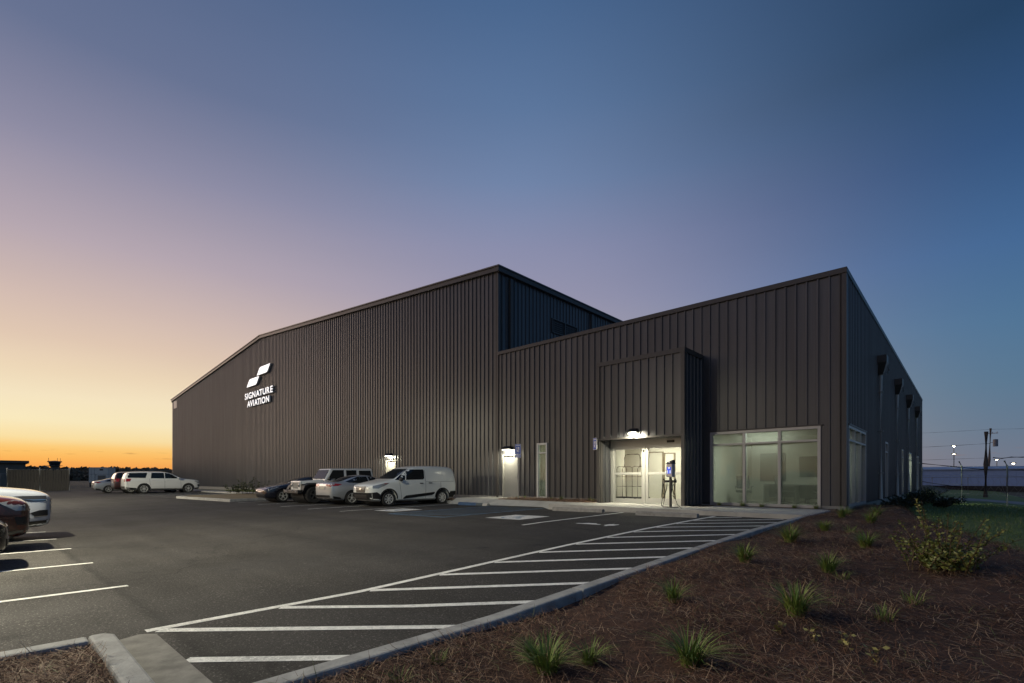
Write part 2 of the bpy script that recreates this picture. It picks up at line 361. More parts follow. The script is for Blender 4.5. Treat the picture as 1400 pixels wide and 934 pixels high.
# blue access aisle
bl = [(-14.85, 9.75), (-11.85, 9.75)]
stripe((-14.85, 9.7), (-14.85, 15.1), .11, M_PAINTB); stripe((-11.85, 9.7), (-11.85, 14.6), .11, M_PAINTB); stripe((-14.79, 9.75), (-11.91, 9.75), .11, M_PAINTB)
for k in range(9):
    x0, ya = -14.79, 9.2+k*.68; x1, yb = -11.91, ya+1.7
    if ya < 9.82: x0 += (9.82-ya)*2.88/1.7; ya = 9.82
    if yb > 14.6: x1 -= (yb-14.6)*2.88/1.7; yb = 14.6
    if x1-x0 > .3: stripe((x0, ya), (x1, yb), .10, M_PAINTB)
def isa_shape(cx, cy, s):
    """wheelchair pictogram pieces, unit about 1 high, as polygons (u right, v up)"""
    out = []
    def blob(px, py, r, n=12): out.append([(px+r*cos(2*pi*i/n), py+r*sin(2*pi*i/n)) for i in range(n)])
    def bar(p, q, w):
        d = Vector((q[0]-p[0], q[1]-p[1])); n = Vector((-d.y, d.x)).normalized()*w/2
        out.append([(p[0]+n.x, p[1]+n.y), (p[0]-n.x, p[1]-n.y), (q[0]-n.x, q[1]-n.y), (q[0]+n.x, q[1]+n.y)])
    blob(.40, .90, .085); bar((.40, .80), (.42, .40), .10); bar((.40, .62), (.66, .62), .08); bar((.40, .43), (.68, .43), .09); bar((.68, .45), (.80, .12), .09); bar((.79, .14), (.92, .18), .08)
    a0 = [radians(130+k*22) for k in range(11)]
    for k in range(10):
        bar((.44+.27*cos(a0[k]), .32+.27*sin(a0[k])), (.44+.27*cos(a0[k+1]), .32+.27*sin(a0[k+1])), .075)
    return [[(cx+(u-.5)*s, cy+(v-.5)*s) for u, v in p] for p in out]
for cx, cy in ((-16.35, 11.15), (-9.85, 10.9)):
    sheet('painted_square', [rect(cx-.68, cx+.68, cy-.68, cy+.68)], .004, M_PAINTW, lot)
    sheet('painted_symbol', isa_shape(cx, cy, 1.05), .008, mat('symbol_blue_worn', (.22, .30, .40), .75, var=.3, vscale=9), lot)
# charging-stall pictogram: a small car and a plug
car_p = [(-.42, -.1), (-.42, .02), (-.3, .05), (-.2, .2), (.08, .2), (.2, .06), (.34, .03), (.36, -.1)]
plug = [(.5, -.1), (.5, .2), (.56, .2), (.56, .3), (.6, .3), (.6, .2), (.7, .2), (.7, .3), (.74, .3), (.74, .2), (.8, .2), (.8, -.1), (.69, -.18), (.69, -.3), (.61, -.3), (.61, -.18)]
sheet('painted_symbol', [[(-6.85+u*.9, 10.25+v*.9) for u, v in p] for p in (car_p, plug)], .004, M_PAINTW, lot)

# ---- kerbs, gutter, walk
def kerb_top(X, Y): return g(X, Y)
def kerb(name, poly, h, m=M_KERB, base=.25):
    o = sheet(name, [poly], h, m, None, None, thick=h+base); tag(o, kind='structure')
    md = o.modifiers.new('bevel', 'BEVEL'); md.width = .02; md.segments = 2; md.limit_method = 'ANGLE'; md.angle_limit = radians(50); return o
kb = [-1.2+3.05*k for k in range(6)]
kerb('kerb', rect(-3.05, -2.89, .7, 4.2), .135)
for a, b in ((4.21, 7.2), (7.21, 10.25), (10.26, 13.3), (13.31, 16.6)): kerb('kerb', rect(-3.05, -2.89, a, b), .135)
kerb('kerb', [(-4.86, .56), (-4.72, .56), (-2.89, .56), (-2.89, .69), (-3.06, .70), (-4.78, .71), (-4.86, .66)], .135)
kerb('kerb', rect(-4.87, -4.71, -14, .553), .13)
tag(sheet('gutter', [[(-5.03, .72), (-3.055, .72), (-3.055, 1.02), (-5.03, 1.02), (-5.12, .92)]], .006, mat('gutter_concrete', (.20, .19, .17), .9, var=.3, vscale=6, bump=.35)), kind='structure')
WALK_Z = .035
def walk_sheet(name, poly, z=WALK_Z, m=M_CONC, t=.3):
    b = MB(); b.prism([(x, y, z) for x, y in poly], (0, 0, -t)); return tag(b.build(name, m), kind='structure')
for k in range(5):                                                   # concrete walk in bays, open joints between
    x1 = -3.06-1.65*k; walk_sheet('walkway', rect(x1-1.64, x1, 14.21, 17.2 if k < 2 else 16.2))
def ramp_z(X, Y):                                                    # flush ramp from the blue aisle up to the walk
    y0 = interp(X, [-18.44, -12.5, -11.32], [15.42, 15.32, 14.21]); q = max(0, min(1, (Y-y0)/max(.05, 15.95-y0))); return (g(X, Y)+.006)*(1-q)+WALK_Z*q
rp = [(-11.32, 14.21), (-11.32, 15.95), (-18.44, 15.95), (-18.44, 15.42), (-12.5, 15.32)]
tag(sheet('ramp', [rp], 0, M_CONC, None, ramp_z, extra=[('y', 14.8), ('y', 15.6), ('x', -12.5), ('x', -15)]), kind='structure')
walk_sheet('walkway', [(-15.75, 15.96), (-15.75, 17.76), (-18.44, 17.76), (-18.44, 15.96)])
walk_sheet('walkway', rect(-10.44, -7.1, 16.21, 17.02), .03)
M_STRAW = mat('pine_straw_bed', (.088, .041, .023), .95, var=.5, vscale=4, bump=1.0, bscale=45, col2=(.034, .016, .010))
M_STRAWL = mat('pine_straw_bed_pale', (.16, .105, .07), .95, var=.4, vscale=10, bump=.8, bscale=40)
def bedz(X, Y): return g(-4, Y)+.085+.02*(X+2.9)+.03*sin(X*1.7+Y*.9)+.02*sin(Y*2.3-X*2.9)-max(0, min(1, (Y-19)/16))*.15
bx = list(np.linspace(-2.895, 3.5, 40)); by = list(np.linspace(-8, 22, 120))
def bed_side(X, Y): return max(-1.2, bedz(X, Y)-max(0, X-bed_edge(Y))*.6)
def bed_edge(Y): return interp(Y, [4, 9, 13, 17, 24], [2.8, .6, -.4, -1.3, -1.9])
tag(link('planting_bed', grid_mesh('planting_bed', bx, by, bed_side, M_STRAW)), kind='structure')
tag(link('planting_bed', grid_mesh('planting_bed', list(np.linspace(-4.72, -2.88, 16)), list(np.linspace(-8, .57, 40)), lambda X, Y: g(X, Y)+.09+.02*sin(X*5+Y*7), M_STRAW)), kind='structure')
def strip_bed(x0, x1, y0, y1, z, m):
    return tag(link('planting_bed', grid_mesh('planting_bed', list(np.linspace(x0, x1, int((x1-x0)*2)+2)), list(np.linspace(y0, y1, 8)), lambda X, Y: z+.035*sin((Y-y0)/(y1-y0)*pi)+.012*sin(X*4+Y*9), m)), kind='structure')
strip_bed(-15.75, -10.47, 15.96, 17.79, .02, M_STRAWL)
strip_bed(-7.06, -2.9, 17.2, 17.79, .0, M_STRAWL)
strip_bed(-30.3, -18.45, 16.06, 17.79, -.10, M_STRAWL)
kerb('kerb', rect(-30.3, -18.45, 15.9, 16.05), .13)
# island beside the row of cars, its kerb, the slab behind it and the grass at the hangar foot
kerb('kerb', [(-30.31, 9.56), (-30.31, 15.89), (-30.45, 15.89), (-30.45, 9.72), (-38.9, 9.17), (-40.25, 10.28), (-40.25, 14.3), (-40.4, 14.3), (-40.4, 10.2), (-38.98, 9.01)], .15)
M_ISL = mat('island_straw', (.20, .135, .085), .95, var=.35, vscale=3, col2=(.12, .11, .05), bump=.6, bscale=20)
def isl(X, Y): return g(X, Y)+.13
tag(sheet('planting_bed', [[(-30.45, 9.72), (-30.45, 15.89), (-30.45, 17.79), (-40.25, 17.79), (-40.25, 14.3), (-40.25, 10.28), (-38.9, 9.17)]], .125, M_ISL), kind='structure')
M_TURF = mat('turf', (.050, .075, .022), .95, var=.35, vscale=2.5, bump=.8, bscale=30, col2=(.09, .095, .035))
tag(sheet('lawn', [rect(-78.7, -40.4, 15.85, 17.79)], .06, M_TURF), kind='structure')
walk_sheet('walkway', rect(-78, -40.41, 14.31, 15.84), -.16)
M_LAWN = mat('lawn_turf', (.11, .17, .04), .95, var=.45, vscale=1.6, bump=.8, bscale=30, col2=(.18, .21, .06))
def lawnz(X, Y): return interp(Y, [3, 8, 17, 40, 60], [-.35, -.17, -.10, -.50, -.72])-.10*max(0, X-1)*min(1, Y/20)-.02*max(0, min(1, (X+2)))
lx = list(np.linspace(-2.74, 3, 24))+[5, 8, 14, 25, 45, 80]; ly = list(np.linspace(3, 49, 60))
tag(link('lawn', grid_mesh('lawn', lx, ly, lambda X, Y: lawnz(min(X, 12), Y)-.03, M_LAWN)), kind='structure')
M_ROAD = mat('gravel_road', (.27, .26, .235), .9, var=.2, vscale=.6, bump=.4, bscale=20)
tag(link('road', grid_mesh('road', [-40, -2.7, 0, 3, 8, 14, 80], [49, 52, 56, 60], lambda X, Y: lawnz(min(X, 12), Y)-.02, M_ROAD)), kind='structure')
tag(link('lawn', grid_mesh('lawn', [-60, -17, -2.7, 3, 8, 14, 80], [60, 70, 90, 140], lambda X, Y: lawnz(min(X, 12), 60)-.03-.002*(Y-60), M_LAWN)), kind='structure')

# ---- wheel stops
def wheel_stop(x0, x1, y, label, blue=False):
    t = thing('wheel_stop', ((x0+x1)/2, y, g((x0+x1)/2, y)), label, 'wheel stop', group='concrete wheel stops')
    z = g((x0+x1)/2, y); L_ = x1-x0
    def seg(a, b):
        m_ = MB(); sec = [(-.09, -.02), (.09, -.02), (.075, .09), (.05, .12), (-.05, .12), (-.075, .09)]
        m_.prism([(a, y+u, z+v) for u, v in sec], (b-a, 0, 0)); return m_
    if blue:
        seg(x0, x0+L_*.62).build('stop_body', mat('stop_blue', (.06, .11, .20), .8, var=.25, vscale=9), t, bevel=.012)
        seg(x0+L_*.62+.002, x0+L_*.84).build('stop_body', mat('stop_dark', (.10, .12, .13), .85, var=.2), t, bevel=.012)
        seg(x0+L_*.84+.002, x1).build('stop_end', M_CONC, t, bevel=.012)
    else: seg(x0, x1).build('stop_body', mat('stop_concrete', (.27, .26, .24), .9, var=.25, vscale=7, bump=.4), t, bevel=.012)
    for q in (.22, .78):
        MB().lathe([(0, .127), (.02, .127), (.02, .11)], (x0+L_*q, y, z), seg=8).build('steel_pin', M_STEEL, t)
    return t
wheel_stop(-17.1, -15.2, 14.95, 'wheel stop painted blue beside the white van', True)
wheel_stop(-10.75, -8.7, 13.8, 'grey wheel stop in front of the blue sign beside the entrance')
wheel_stop(-7.25, -5.4, 13.32, 'grey wheel stop in front of the vehicle charger')

# ================================================================== BUILDINGS
HX0, HX1, OX1, FY = -78.7, -17.4, -2.73, 17.8
EAVE, RIDGE, RX, OTOP = 11.55, 14.1, -48.05, 7.3
hangar = thing('hangar_building', (HX1, FY, 0), 'tall dark metal hangar with a low gable roof and white sign letters', 'hangar')
office = thing('office_building', (OX1, FY, 0), 'low dark metal office block with glazed corner and recessed lit entrance', 'office building')
MOD = .3048
PROF = [(0, 0), (.212, 0), (.226, .045), (.266, .045), (.280, 0), (MOD, 0)]
def prof_at(u):
    return interp(u, [p[0] for p in PROF], [p[1] for p in PROF])
UNIT = None
def panel_mesh(a=0.0, b=MOD):
    us = [a]+[p[0] for p in PROF if a < p[0] < b]+[b]; V = []; F = []
    for u in us:
        d = -prof_at(u); V += [(u, d, 0), (u, d, 1)]
    n = len(us)
    for i in range(n-1): F.append((2*i, 2*i+2, 2*i+3, 2*i+1))
    k = len(V)
    V += [(us[0], .012, 0), (us[0], .012, 1), (us[-1], .012, 0), (us[-1], .012, 1)]
    F += [(k, 0, 1, k+1), (2*n-2, k+2, k+3, 2*n-1)]
    me = bpy.data.meshes.new('wall_panel'); me.from_pydata(V, [], F); me.materials.append(M_PANEL); me.update(); return me
UNIT = panel_mesh()
def panels(parent, org, ang, length, zlo, zhi, openings=(), start=0.0, gap=.003):
    """vertical ribbed panels along a wall; org = start corner, ang = direction of the wall; zhi may be a function of the run"""
    ca, sa = cos(ang), sin(ang); n = int(math.ceil((length-start)/MOD-1e-6)); base = wpos(parent); cnt = 0
    for i in range(n):
        u0, u1 = start+i*MOD, min(start+(i+1)*MOD, length)
        top = zhi(u0, u1) if callable(zhi) else zhi
        cuts = sorted({u0, u1, *[c for o in openings for c in o[:2] if u0+.004 < c < u1-.004]})
        for a, b in zip(cuts[:-1], cuts[1:]):
            mid = (a+b)/2; segs = [(zlo, top)]
            for oa, ob, oz0, oz1 in openings:
                if oa-1e-4 <= mid <= ob+1e-4:
                    ns = []
                    for s0, s1 in segs:
                        if oz0 > s0: ns.append((s0, min(oz0, s1)))
                        if oz1 < s1: ns.append((max(oz1, s0), s1))
                    segs = ns
            full = abs(b-a-MOD) < 1e-4
            me = UNIT if full else panel_mesh(a-u0, b-u0)
            for s0, s1 in segs:
                if s1-s0 < .05: continue
                o = bpy.data.objects.new('wall_panel', me); COL.objects.link(o); o.parent = parent
                o.location = Vector((org[0]+ca*u0, org[1]+sa*u0, s0))-base; o.rotation_euler = (0, 0, ang); o.scale = (1 if not full else (MOD-gap)/MOD, 1, s1-s0); cnt += 1
    return cnt
def wall_core(name, parent, axis, c0, c1, a0, a1, z0, z1, openings, m=None):
    """solid wall slab with rectangular openings; axis 'x': runs along X between Y=c0..c1"""
    aa = sorted({a0, a1, *[v for o in openings for v in o[:2]]}); zz = sorted({z0, z1, *[v for o in openings for v in o[2:]]}); b = MB()
    for i in range(len(aa)-1):
        run = None
        for k in range(len(zz)-1):
            ma, mz = (aa[i]+aa[i+1])/2, (zz[k]+zz[k+1])/2
            hole = any(o[0] < ma < o[1] and o[2] < mz < o[3] for o in openings)
            if not hole:
                run = (run[0], zz[k+1]) if run else (zz[k], zz[k+1])
            if hole or k == len(zz)-2:
                if run:
                    if axis == 'x': b.box(aa[i], aa[i+1], c0, c1, *run)
                    else: b.box(c0, c1, aa[i], aa[i+1], *run)
                run = None
    return b.build(name, m or M_BACK, parent)
# ---------------- hangar
d2 = (-27.42, -26.32, 0, 2.15)
hz = lambda X: EAVE+(RIDGE-EAVE)*(1-abs(X-RX)/(HX1-RX))
hw = MB()                                                             # front wall core with the gable top and the door hole
hw.prism([(HX0, FY+.02, -.2), (d2[0], FY+.02, -.2), (d2[0], FY+.02, hz(d2[0])), (RX, FY+.02, RIDGE), (HX0, FY+.02, EAVE)], (0, .2, 0))
hw.prism([(d2[1], FY+.02, -.2), (HX1, FY+.02, -.2), (HX1, FY+.02, EAVE), (d2[1], FY+.02, hz(d2[1]))], (0, .2, 0))
hw.prism([(d2[0], FY+.02, d2[3]), (d2[1], FY+.02, d2[3]), (d2[1], FY+.02, hz(d2[1])), (d2[0], FY+.02, hz(d2[0]))], (0, .2, 0))
hfront = hw.build('front_wall', M_BACK, hangar)
def htop(u0, u1): return min(hz(HX0+u0), hz(HX0+u1))-.10
panels(hfront, (HX0, FY), 0, HX1-HX0, .10, htop, [(d2[0]-HX0, d2[1]-HX0, 0, d2[3]+.03)])
hside = MB().box(HX1-.22, HX1-.02, FY+.22, 62, -.2, EAVE).build('side_wall', M_BACK, hangar)
panels(hside, (HX1, FY+.05), pi/2, 15.0, 7.0, EAVE-.15)
hl_ = MB().box(HX0+.02, HX0+.22, FY+.22, 62, -.2, EAVE).build('side_wall', M_PANEL, hangar)
MB().prism([(HX0, 62, -.2), (HX1, 62, -.2), (HX1, 62, EAVE), (RX, 62, RIDGE), (HX0, 62, EAVE)], (0, .2, 0)).build('rear_wall', M_PANEL, hangar)
rf = MB()
for sx in (-1, 1):
    xe = HX0-.25 if sx < 0 else HX1+.25; ze = EAVE+.04
    rf.prism([(RX, FY-.22, RIDGE+.10), (xe, FY-.22, ze), (xe, 62.3, ze), (RX, 62.3, RIDGE+.10)], (0, 0, .06))
rf.build('roof', mat('roof_metal', (.16, .15, .14), .4, .3), hangar)
for sx in (-1, 1):                                                    # rake trim boards along the gable
    xe = HX0-.1 if sx < 0 else HX1+.1
    b = MB(); b.prism([(xe, FY-.16, EAVE-.17), (RX, FY-.16, RIDGE-.14), (RX, FY-.16, RIDGE+.12), (xe, FY-.16, EAVE+.09)], (0, .155, 0)); b.build('rake_trim', M_TRIM, hangar)
MB().box(HX1+.005, HX1+.2, FY-.18, 62.3, EAVE-.20, EAVE+.06).build('gutter', M_TRIM, hangar, bevel=.02)
MB().box(HX0-.2, HX0-.005, FY-.1, 62.3, EAVE-.30, EAVE+.06).build('gutter', M_TRIM, hangar)
MB().box(HX1-.14, HX1+.045, FY-.045, FY+.14, .10, EAVE-.18).build('corner_trim', M_TRIM, hangar)
MB().box(HX0-.045, HX0+.16, FY-.045, FY+.14, .10, EAVE-.18).build('corner_trim', M_TRIM, hangar)
MB().box(HX0, HX1-.15, FY-.03, FY+.019, -.6, .098).build('foundation', M_FOUND, hangar)
for y in (18.65, 26.1, 33.6):
    b = MB(); b.box(HX1+.012, HX1+.16, y-.09, y+.09, 7.3, EAVE-.31); b.build('downspout', M_TRIM, hangar)
lv = MB(); y0, y1, z0, z1 = 22.1, 24.55, 9.28, 10.1
for (a, b_, c, d_) in ((y0, y1, z0, z0+.06), (y0, y1, z1-.06, z1), (y0, y0+.06, z0+.06, z1-.06), (y1-.06, y1, z0+.06, z1-.06), ((y0+y1)/2-.04, (y0+y1)/2+.04, z0+.06, z1-.06)):
    lv.box(HX1+.006, HX1+.10, a, b_, c, d_)
louver = lv.build('louver', M_TRIM, hangar)
MB().box(HX1+.036, HX1+.042, y0+.06, y1-.06, z0+.06, z1-.06).build('louver_back', M_DARK, louver)
for s in range(2):
    ya, yb = (y0+.07, (y0+y1)/2-.05) if s == 0 else ((y0+y1)/2+.05, y1-.07)
    for k in range(6):
        z = z0+.12+k*.115; MB().box(HX1+.055, HX1+.065, ya, yb, z-.03, z+.03, rot=Matrix.Rotation(radians(40), 3, 'Y')).build('slat', M_TRIM, louver)
MB().box(-77.95, -76.5, FY-.06, FY-.036, 10.33, 11.28).build('wall_plate', mat('pale_plate', (.55, .50, .44), .5), hangar)
# white personnel door in the hangar wall
def pdoor(parent, x0, x1, z1, m, frame_m, lab=None, z0=.02):
    d = MB().box(x0+.05, x1-.05, FY+.035, FY+.085, z0, z1-.05).build('door', m, parent)
    fr = MB(); fr.box(x0, x0+.05, FY-.045, FY+.10, z0, z1); fr.box(x1-.05, x1, FY-.045, FY+.10, z0, z1); fr.box(x0+.05, x1-.05, FY-.045, FY+.10, z1-.05, z1); fr.build('frame', frame_m, d)
    h = MB(); hx = x1-.13; h.box(hx-.03, hx+.03, FY+.025, FY+.034, .98, 1.12); h.tube([(hx, FY+.03, 1.03), (hx, FY-.03, 1.03), (hx-.11, FY-.03, 1.03)], .011, 6); h.lathe([(0, -.012), (.028, -.012), (.028, 0)], (hx, FY+.025, 1.2), 'y', 10); h.build('handle', M_CHROME, d)
    if lab: d['label'] = lab
    for z in (.3, 1.1, 1.9): MB().box(x0+.035, x0+.06, FY+.02, FY+.034, z-.05, z+.05).build('hinge', M_STEEL, d)
    return d
pdoor(hangar, d2[0], d2[1], d2[3], M_DOORW, M_DOORW, z0=-.1)

# ---------------- office: walls
d1 = (-17.06, -15.97, 0, 2.16); slim = (-14.83, -14.21, .05, 2.62); ent = (-10.40, -7.2, 0, 2.9); big = (-6.77, -3.36, .04, 2.61)
OPF = [d1, slim, ent, big]
ofront = wall_core('front_wall', office, 'x', FY+.02, FY+.20, HX1+.05, OX1-.02, -.2, OTOP-.1, OPF)
blk = (-10.47, -7.08, 16.24)                                          # projecting entrance block
run = lambda ops: [(o[0]-HX1, o[1]-HX1, o[2], o[3]) for o in ops]
panels(ofront, (HX1, FY), 0, OX1-HX1, .12, OTOP-.12, run([d1, slim, big, (blk[0], blk[1], 0, 5.35)]))
SW = [(18.12, 21.6), (27.2, 28.25), (34.6, 35.65), (38.35, 41.0), (44.8, 47.4)]
oside = wall_core('side_wall', office, 'y', OX1-.20, OX1-.02, FY+.2, 51.3, -.2, OTOP-.1, [(a, b, .08, 2.61) for a, b in SW])
panels(oside, (OX1, FY), pi/2, 33.5, .12, OTOP-.12, [(a-FY, b-FY, .08, 2.61) for a, b in SW])
MB().box(HX1+.02, OX1-.2, 51.1, 51.3, -.2, OTOP-.1).build('rear_wall', M_PANEL, office)
MB().box(HX1+.2, OX1-.25, FY+.25, 51.0, 6.3, 6.5).build('roof', mat('roof_membrane', (.3, .3, .3), .8), office)
# coping, corner trims, foundation
MB().box(HX1+.05, OX1+.06, FY-.075, FY+.22, OTOP-.12, OTOP+.05).build('coping', M_TRIM, office, bevel=.012)
MB().box(OX1-.20, OX1+.06, FY+.222, 51.36, OTOP-.12, OTOP+.05).build('coping', M_TRIM, office, bevel=.012)
MB().box(OX1-.14, OX1+.045, FY-.045, FY+.14, .12, OTOP-.122).build('corner_trim', M_TRIM, office)
MB().box(OX1-.12, OX1+.045, 51.2, 51.34, .12, OTOP-.122).build('corner_trim', M_TRIM, office)
b = MB()
for a, c in ((HX1+.05, d1[0]-.01), (d1[1]+.01, slim[0]-.01), (slim[1]+.01, blk[0]-.01), (blk[1]+.01, OX1+.02)): b.box(a, c, FY-.04, FY+.019, -.5, .118 if c < -8 else .038)
b.box(big[1]+.02, OX1+.022, FY-.042, FY+.018, .039, .118)
b.box(OX1-.019, OX1+.035, FY+.02, 51.3, -.9, .078); b.build('foundation', M_FOUND, office)
# ---------------- entrance block
eb = MB(); bx0, bx1, by0 = blk; EB = 5.38
eb.box(bx0+.02, bx1-.02, by0+.02, by0+.16, 2.46, EB-.02)                 # front above the opening
eb.box(bx0+.02, bx0+.10, by0+.02, FY-.05, -.1, 2.455); eb.box(bx1-.10, bx1-.02, by0+.02, FY-.05, -.1, 2.455)
eb.box(bx0+.02, bx0+.16, by0+.161, FY-.05, 2.456, EB-.02); eb.box(bx1-.16, bx1-.02, by0+.161, FY-.05, 2.456, EB-.02)
block = eb.build('entrance_block', M_BACK, office)
panels(block, (bx0, by0), 0, bx1-bx0, 2.50, EB-.03)
panels(block, (bx1, by0), pi/2, FY-by0-.04, .05, EB-.03)
panels(block, (bx0, FY-.04), -pi/2, FY-by0-.04, .05, EB-.03)
b = MB(); b.box(bx0-.06, bx1+.06, by0-.06, by0+.2, EB-.12, EB+.04); b.box(bx0-.06, bx0+.2, by0+.201, FY-.04, EB-.12, EB+.04); b.box(bx1-.2, bx1+.06, by0+.201, FY-.04, EB-.12, EB+.04); b.build('coping', M_TRIM, block)
MB().box(bx0+.2, bx1-.2, by0+.2, FY-.06, EB-.3, EB-.2).build('roof', M_TRIM, block)
for x in (bx0-.045, bx1-.075): MB().box(x, x+.12, by0-.047, by0+.10, .04, EB-.122).build('corner_trim', M_TRIM, block)
MB().box(bx0+.077, bx1-.077, by0-.045, by0+.16, 2.43, 2.498).build('header_trim', M_TRIM, block)
MB().box(bx0+.1, bx1-.1, by0+.161, FY-.05, 2.50, 2.56).build('soffit', mat('soffit', (.36, .35, .32), .7), block)
MB().box(bx0+.101, bx0+.115, by0+.17, 16.93, .04, 2.495).build('reveal_panel', M_PANEL, block)
for k in range(2): MB().box(bx0+.115, bx0+.15, by0+.28+k*.3, by0+.33+k*.3, .04, 2.495).build('rib', M_PANEL, block)
MB().box(bx1-.115, bx1-.101, by0+.17, 16.93, .04, 2.495).build('reveal_panel', M_PANEL, block)
# sliding entrance doors at Y = 17
dx0, dx1, DY = bx0+.116, bx1-.116, 17.0
MID = -8.93
b = MB(); b.box(dx0, dx1, DY-.06, DY+.10, 2.18, 2.494); b.box(dx0, dx0+.13, DY-.06, DY+.10, .035, 2.18); b.box(dx1-.09, dx1, DY-.06, DY+.10, .035, 2.18); b.box(MID-.05, MID+.05, DY-.055, DY+.09, .035, 2.18)
b.box(dx0, dx1, DY-.06, DY+.14, .03, .06)
ef = b.build('entrance_frame', mat('anodised_frame', (.50, .49, .45), .35, .2), block, bevel=.006)
def leaf(x0, x1, y, nm, thick=.045, bottom=.20, bar=1.16, lab=None, rail=.06):
    f = MB(); f.box(x0, x0+rail, y, y+thick, .065, 2.175); f.box(x1-rail, x1, y, y+thick, .065, 2.175); f.box(x0+rail, x1-rail, y, y+thick, 2.08, 2.175); f.box(x0+rail, x1-rail, y, y+thick, .065, bottom); f.box(x0+rail, x1-rail, y-.03, y+thick, bar-.045, bar+.045)
    o = f.build(nm, MATS['anodised_frame'], block, bevel=.004)
    for z0_, z1_ in ((bottom, bar-.045), (bar+.045, 2.08)): MB().box(x0+rail, x1-rail, y+.016, y+.028, z0_, z1_).build('pane', M_GLASSD, o)
    return o
leaf(dx0+.13, MID-.05, DY-.02, 'sliding_door'); leaf(MID+.05, dx1-.09, DY-.03, 'sliding_door', rail=.12, bottom=.24)
MB().box(-8.0, -7.72, DY-.10, DY-.06, 2.27, 2.35).build('door_sensor', M_DARK, block, bevel=.01)
MB().lathe([(0, -.03), (.03, -.03), (.03, 0)], (MID, DY-.055, 2.0), 'y', 10).build('camera_dome', M_DARK, block)
# ---------------- windows
def window(parent, axis, c, a0, a1, z0, z1, mull, trans, fw=.07, m=M_ALU, depth=.12, out=.05, gl=None, sgn=1):
    """framed window; axis 'x': in the front wall (outside = -Y), 'y': in the side wall (outside = +X)"""
    fr = MB(); lo, hi = (c-out, c+depth) if axis == 'x' else (c-depth, c+out)
    def bx(u0, u1, w0, w1, l=lo, h=hi, mb=None):
        (mb or fr).box(u0, u1, l, h, w0, w1) if axis == 'x' else (mb or fr).box(l, h, u0, u1, w0, w1)
    bx(a0, a1, z1-fw, z1); bx(a0, a1, z0, z0+fw); bx(a0, a0+fw, z0+fw, z1-fw); bx(a1-fw, a1, z0+fw, z1-fw)
    us = [a0+fw/2]+list(mull)+[a1-fw/2]; zs = [z0+fw/2]+list(trans)+[z1-fw/2]
    for u in mull: bx(u-fw/2, u+fw/2, z0+fw, z1-fw)
    for k in range(len(us)-1):
        for z in trans: bx(us[k]+fw/2, us[k+1]-fw/2, z-fw*.35, z+fw*.35, lo+.004, hi-.004)
    o = fr.build('window', m, parent)
    for k in range(len(us)-1):
        for j in range(len(zs)-1):
            pb = MB(); mid = (lo+hi)/2; bx(us[k]+fw/2-.004, us[k+1]-fw/2+.004, zs[j]+fw*.3, zs[j+1]-fw*.3, mid-.006, mid+.006, pb); pb.build('pane', gl or M_GLASS, o)
    return o
window(office, 'x', FY, *big, [-5.62, -4.525], [2.16], fw=.085)
window(office, 'x', FY, *slim, [], [2.165], fw=.085, m=M_WHITEFRAME)
for i, (a, b_) in enumerate(SW):
    n = 3 if b_-a > 3 else (2 if b_-a > 2 else 1)
    window(office, 'y', OX1, a, b_, .08, 2.61, [a+(b_-a)*k/n for k in range(1, n)], [2.16], fw=.08)
pdoor(office, d1[0], d1[1], d1[3], M_DOOR, mat('door_frame', (.30, .29, .265), .5))
# flashing over the glazed corner and collector boxes with downspouts on the side wall
MB().box(big[0]-.06, big[1]+.06, FY-.07, FY-.002, big[3]+.003, big[3]+.05).build('head_flashing', M_TRIM, office)
MB().box(OX1+.002, OX1+.07, SW[0][0]-.02, SW[0][1]+.06, 2.613, 2.66).build('head_flashing', M_TRIM, office)
for y in (25.0, 31.4, 37.75, 44.2):
    d = MB(); d.tube([(OX1+.12, y, 5.2), (OX1+.12, y, .15), (OX1+.26, y, .05)], .065, 8); dn = d.build('downspout', mat('downspout_metal', (.55, .54, .51), .4, 0), office)
    c = MB(); c.box(OX1+.04, OX1+.34, y-.30, y+.30, 5.66, 5.95)
    c.add([(OX1+.04, y-.30, 5.66), (OX1+.34, y-.30, 5.66), (OX1+.34, y+.30, 5.66), (OX1+.04, y+.30, 5.66), (OX1+.06, y-.1, 5.2), (OX1+.2, y-.1, 5.2), (OX1+.2, y+.1, 5.2), (OX1+.06, y+.1, 5.2)], [(0, 1, 5, 4), (1, 2, 6, 5), (2, 3, 7, 6), (3, 0, 4, 7), (4, 5, 6, 7)])
    c.build('collector_box', M_TRIM, dn)
    MB().tube([(OX1+.3, y+.25, 5.6), (OX1+.36, y+.25, 5.45), (OX1+.34, y+.25, 5.3), (OX1+.28, y+.25, 5.25)], .03, 6).build('overflow_spout', M_STEEL, dn)
    for z in (1.2, 2.9, 4.5): MB().box(OX1+.036, OX1+.2, y-.08, y+.08, z-.015, z+.015).build('strap', M_STEEL, dn)
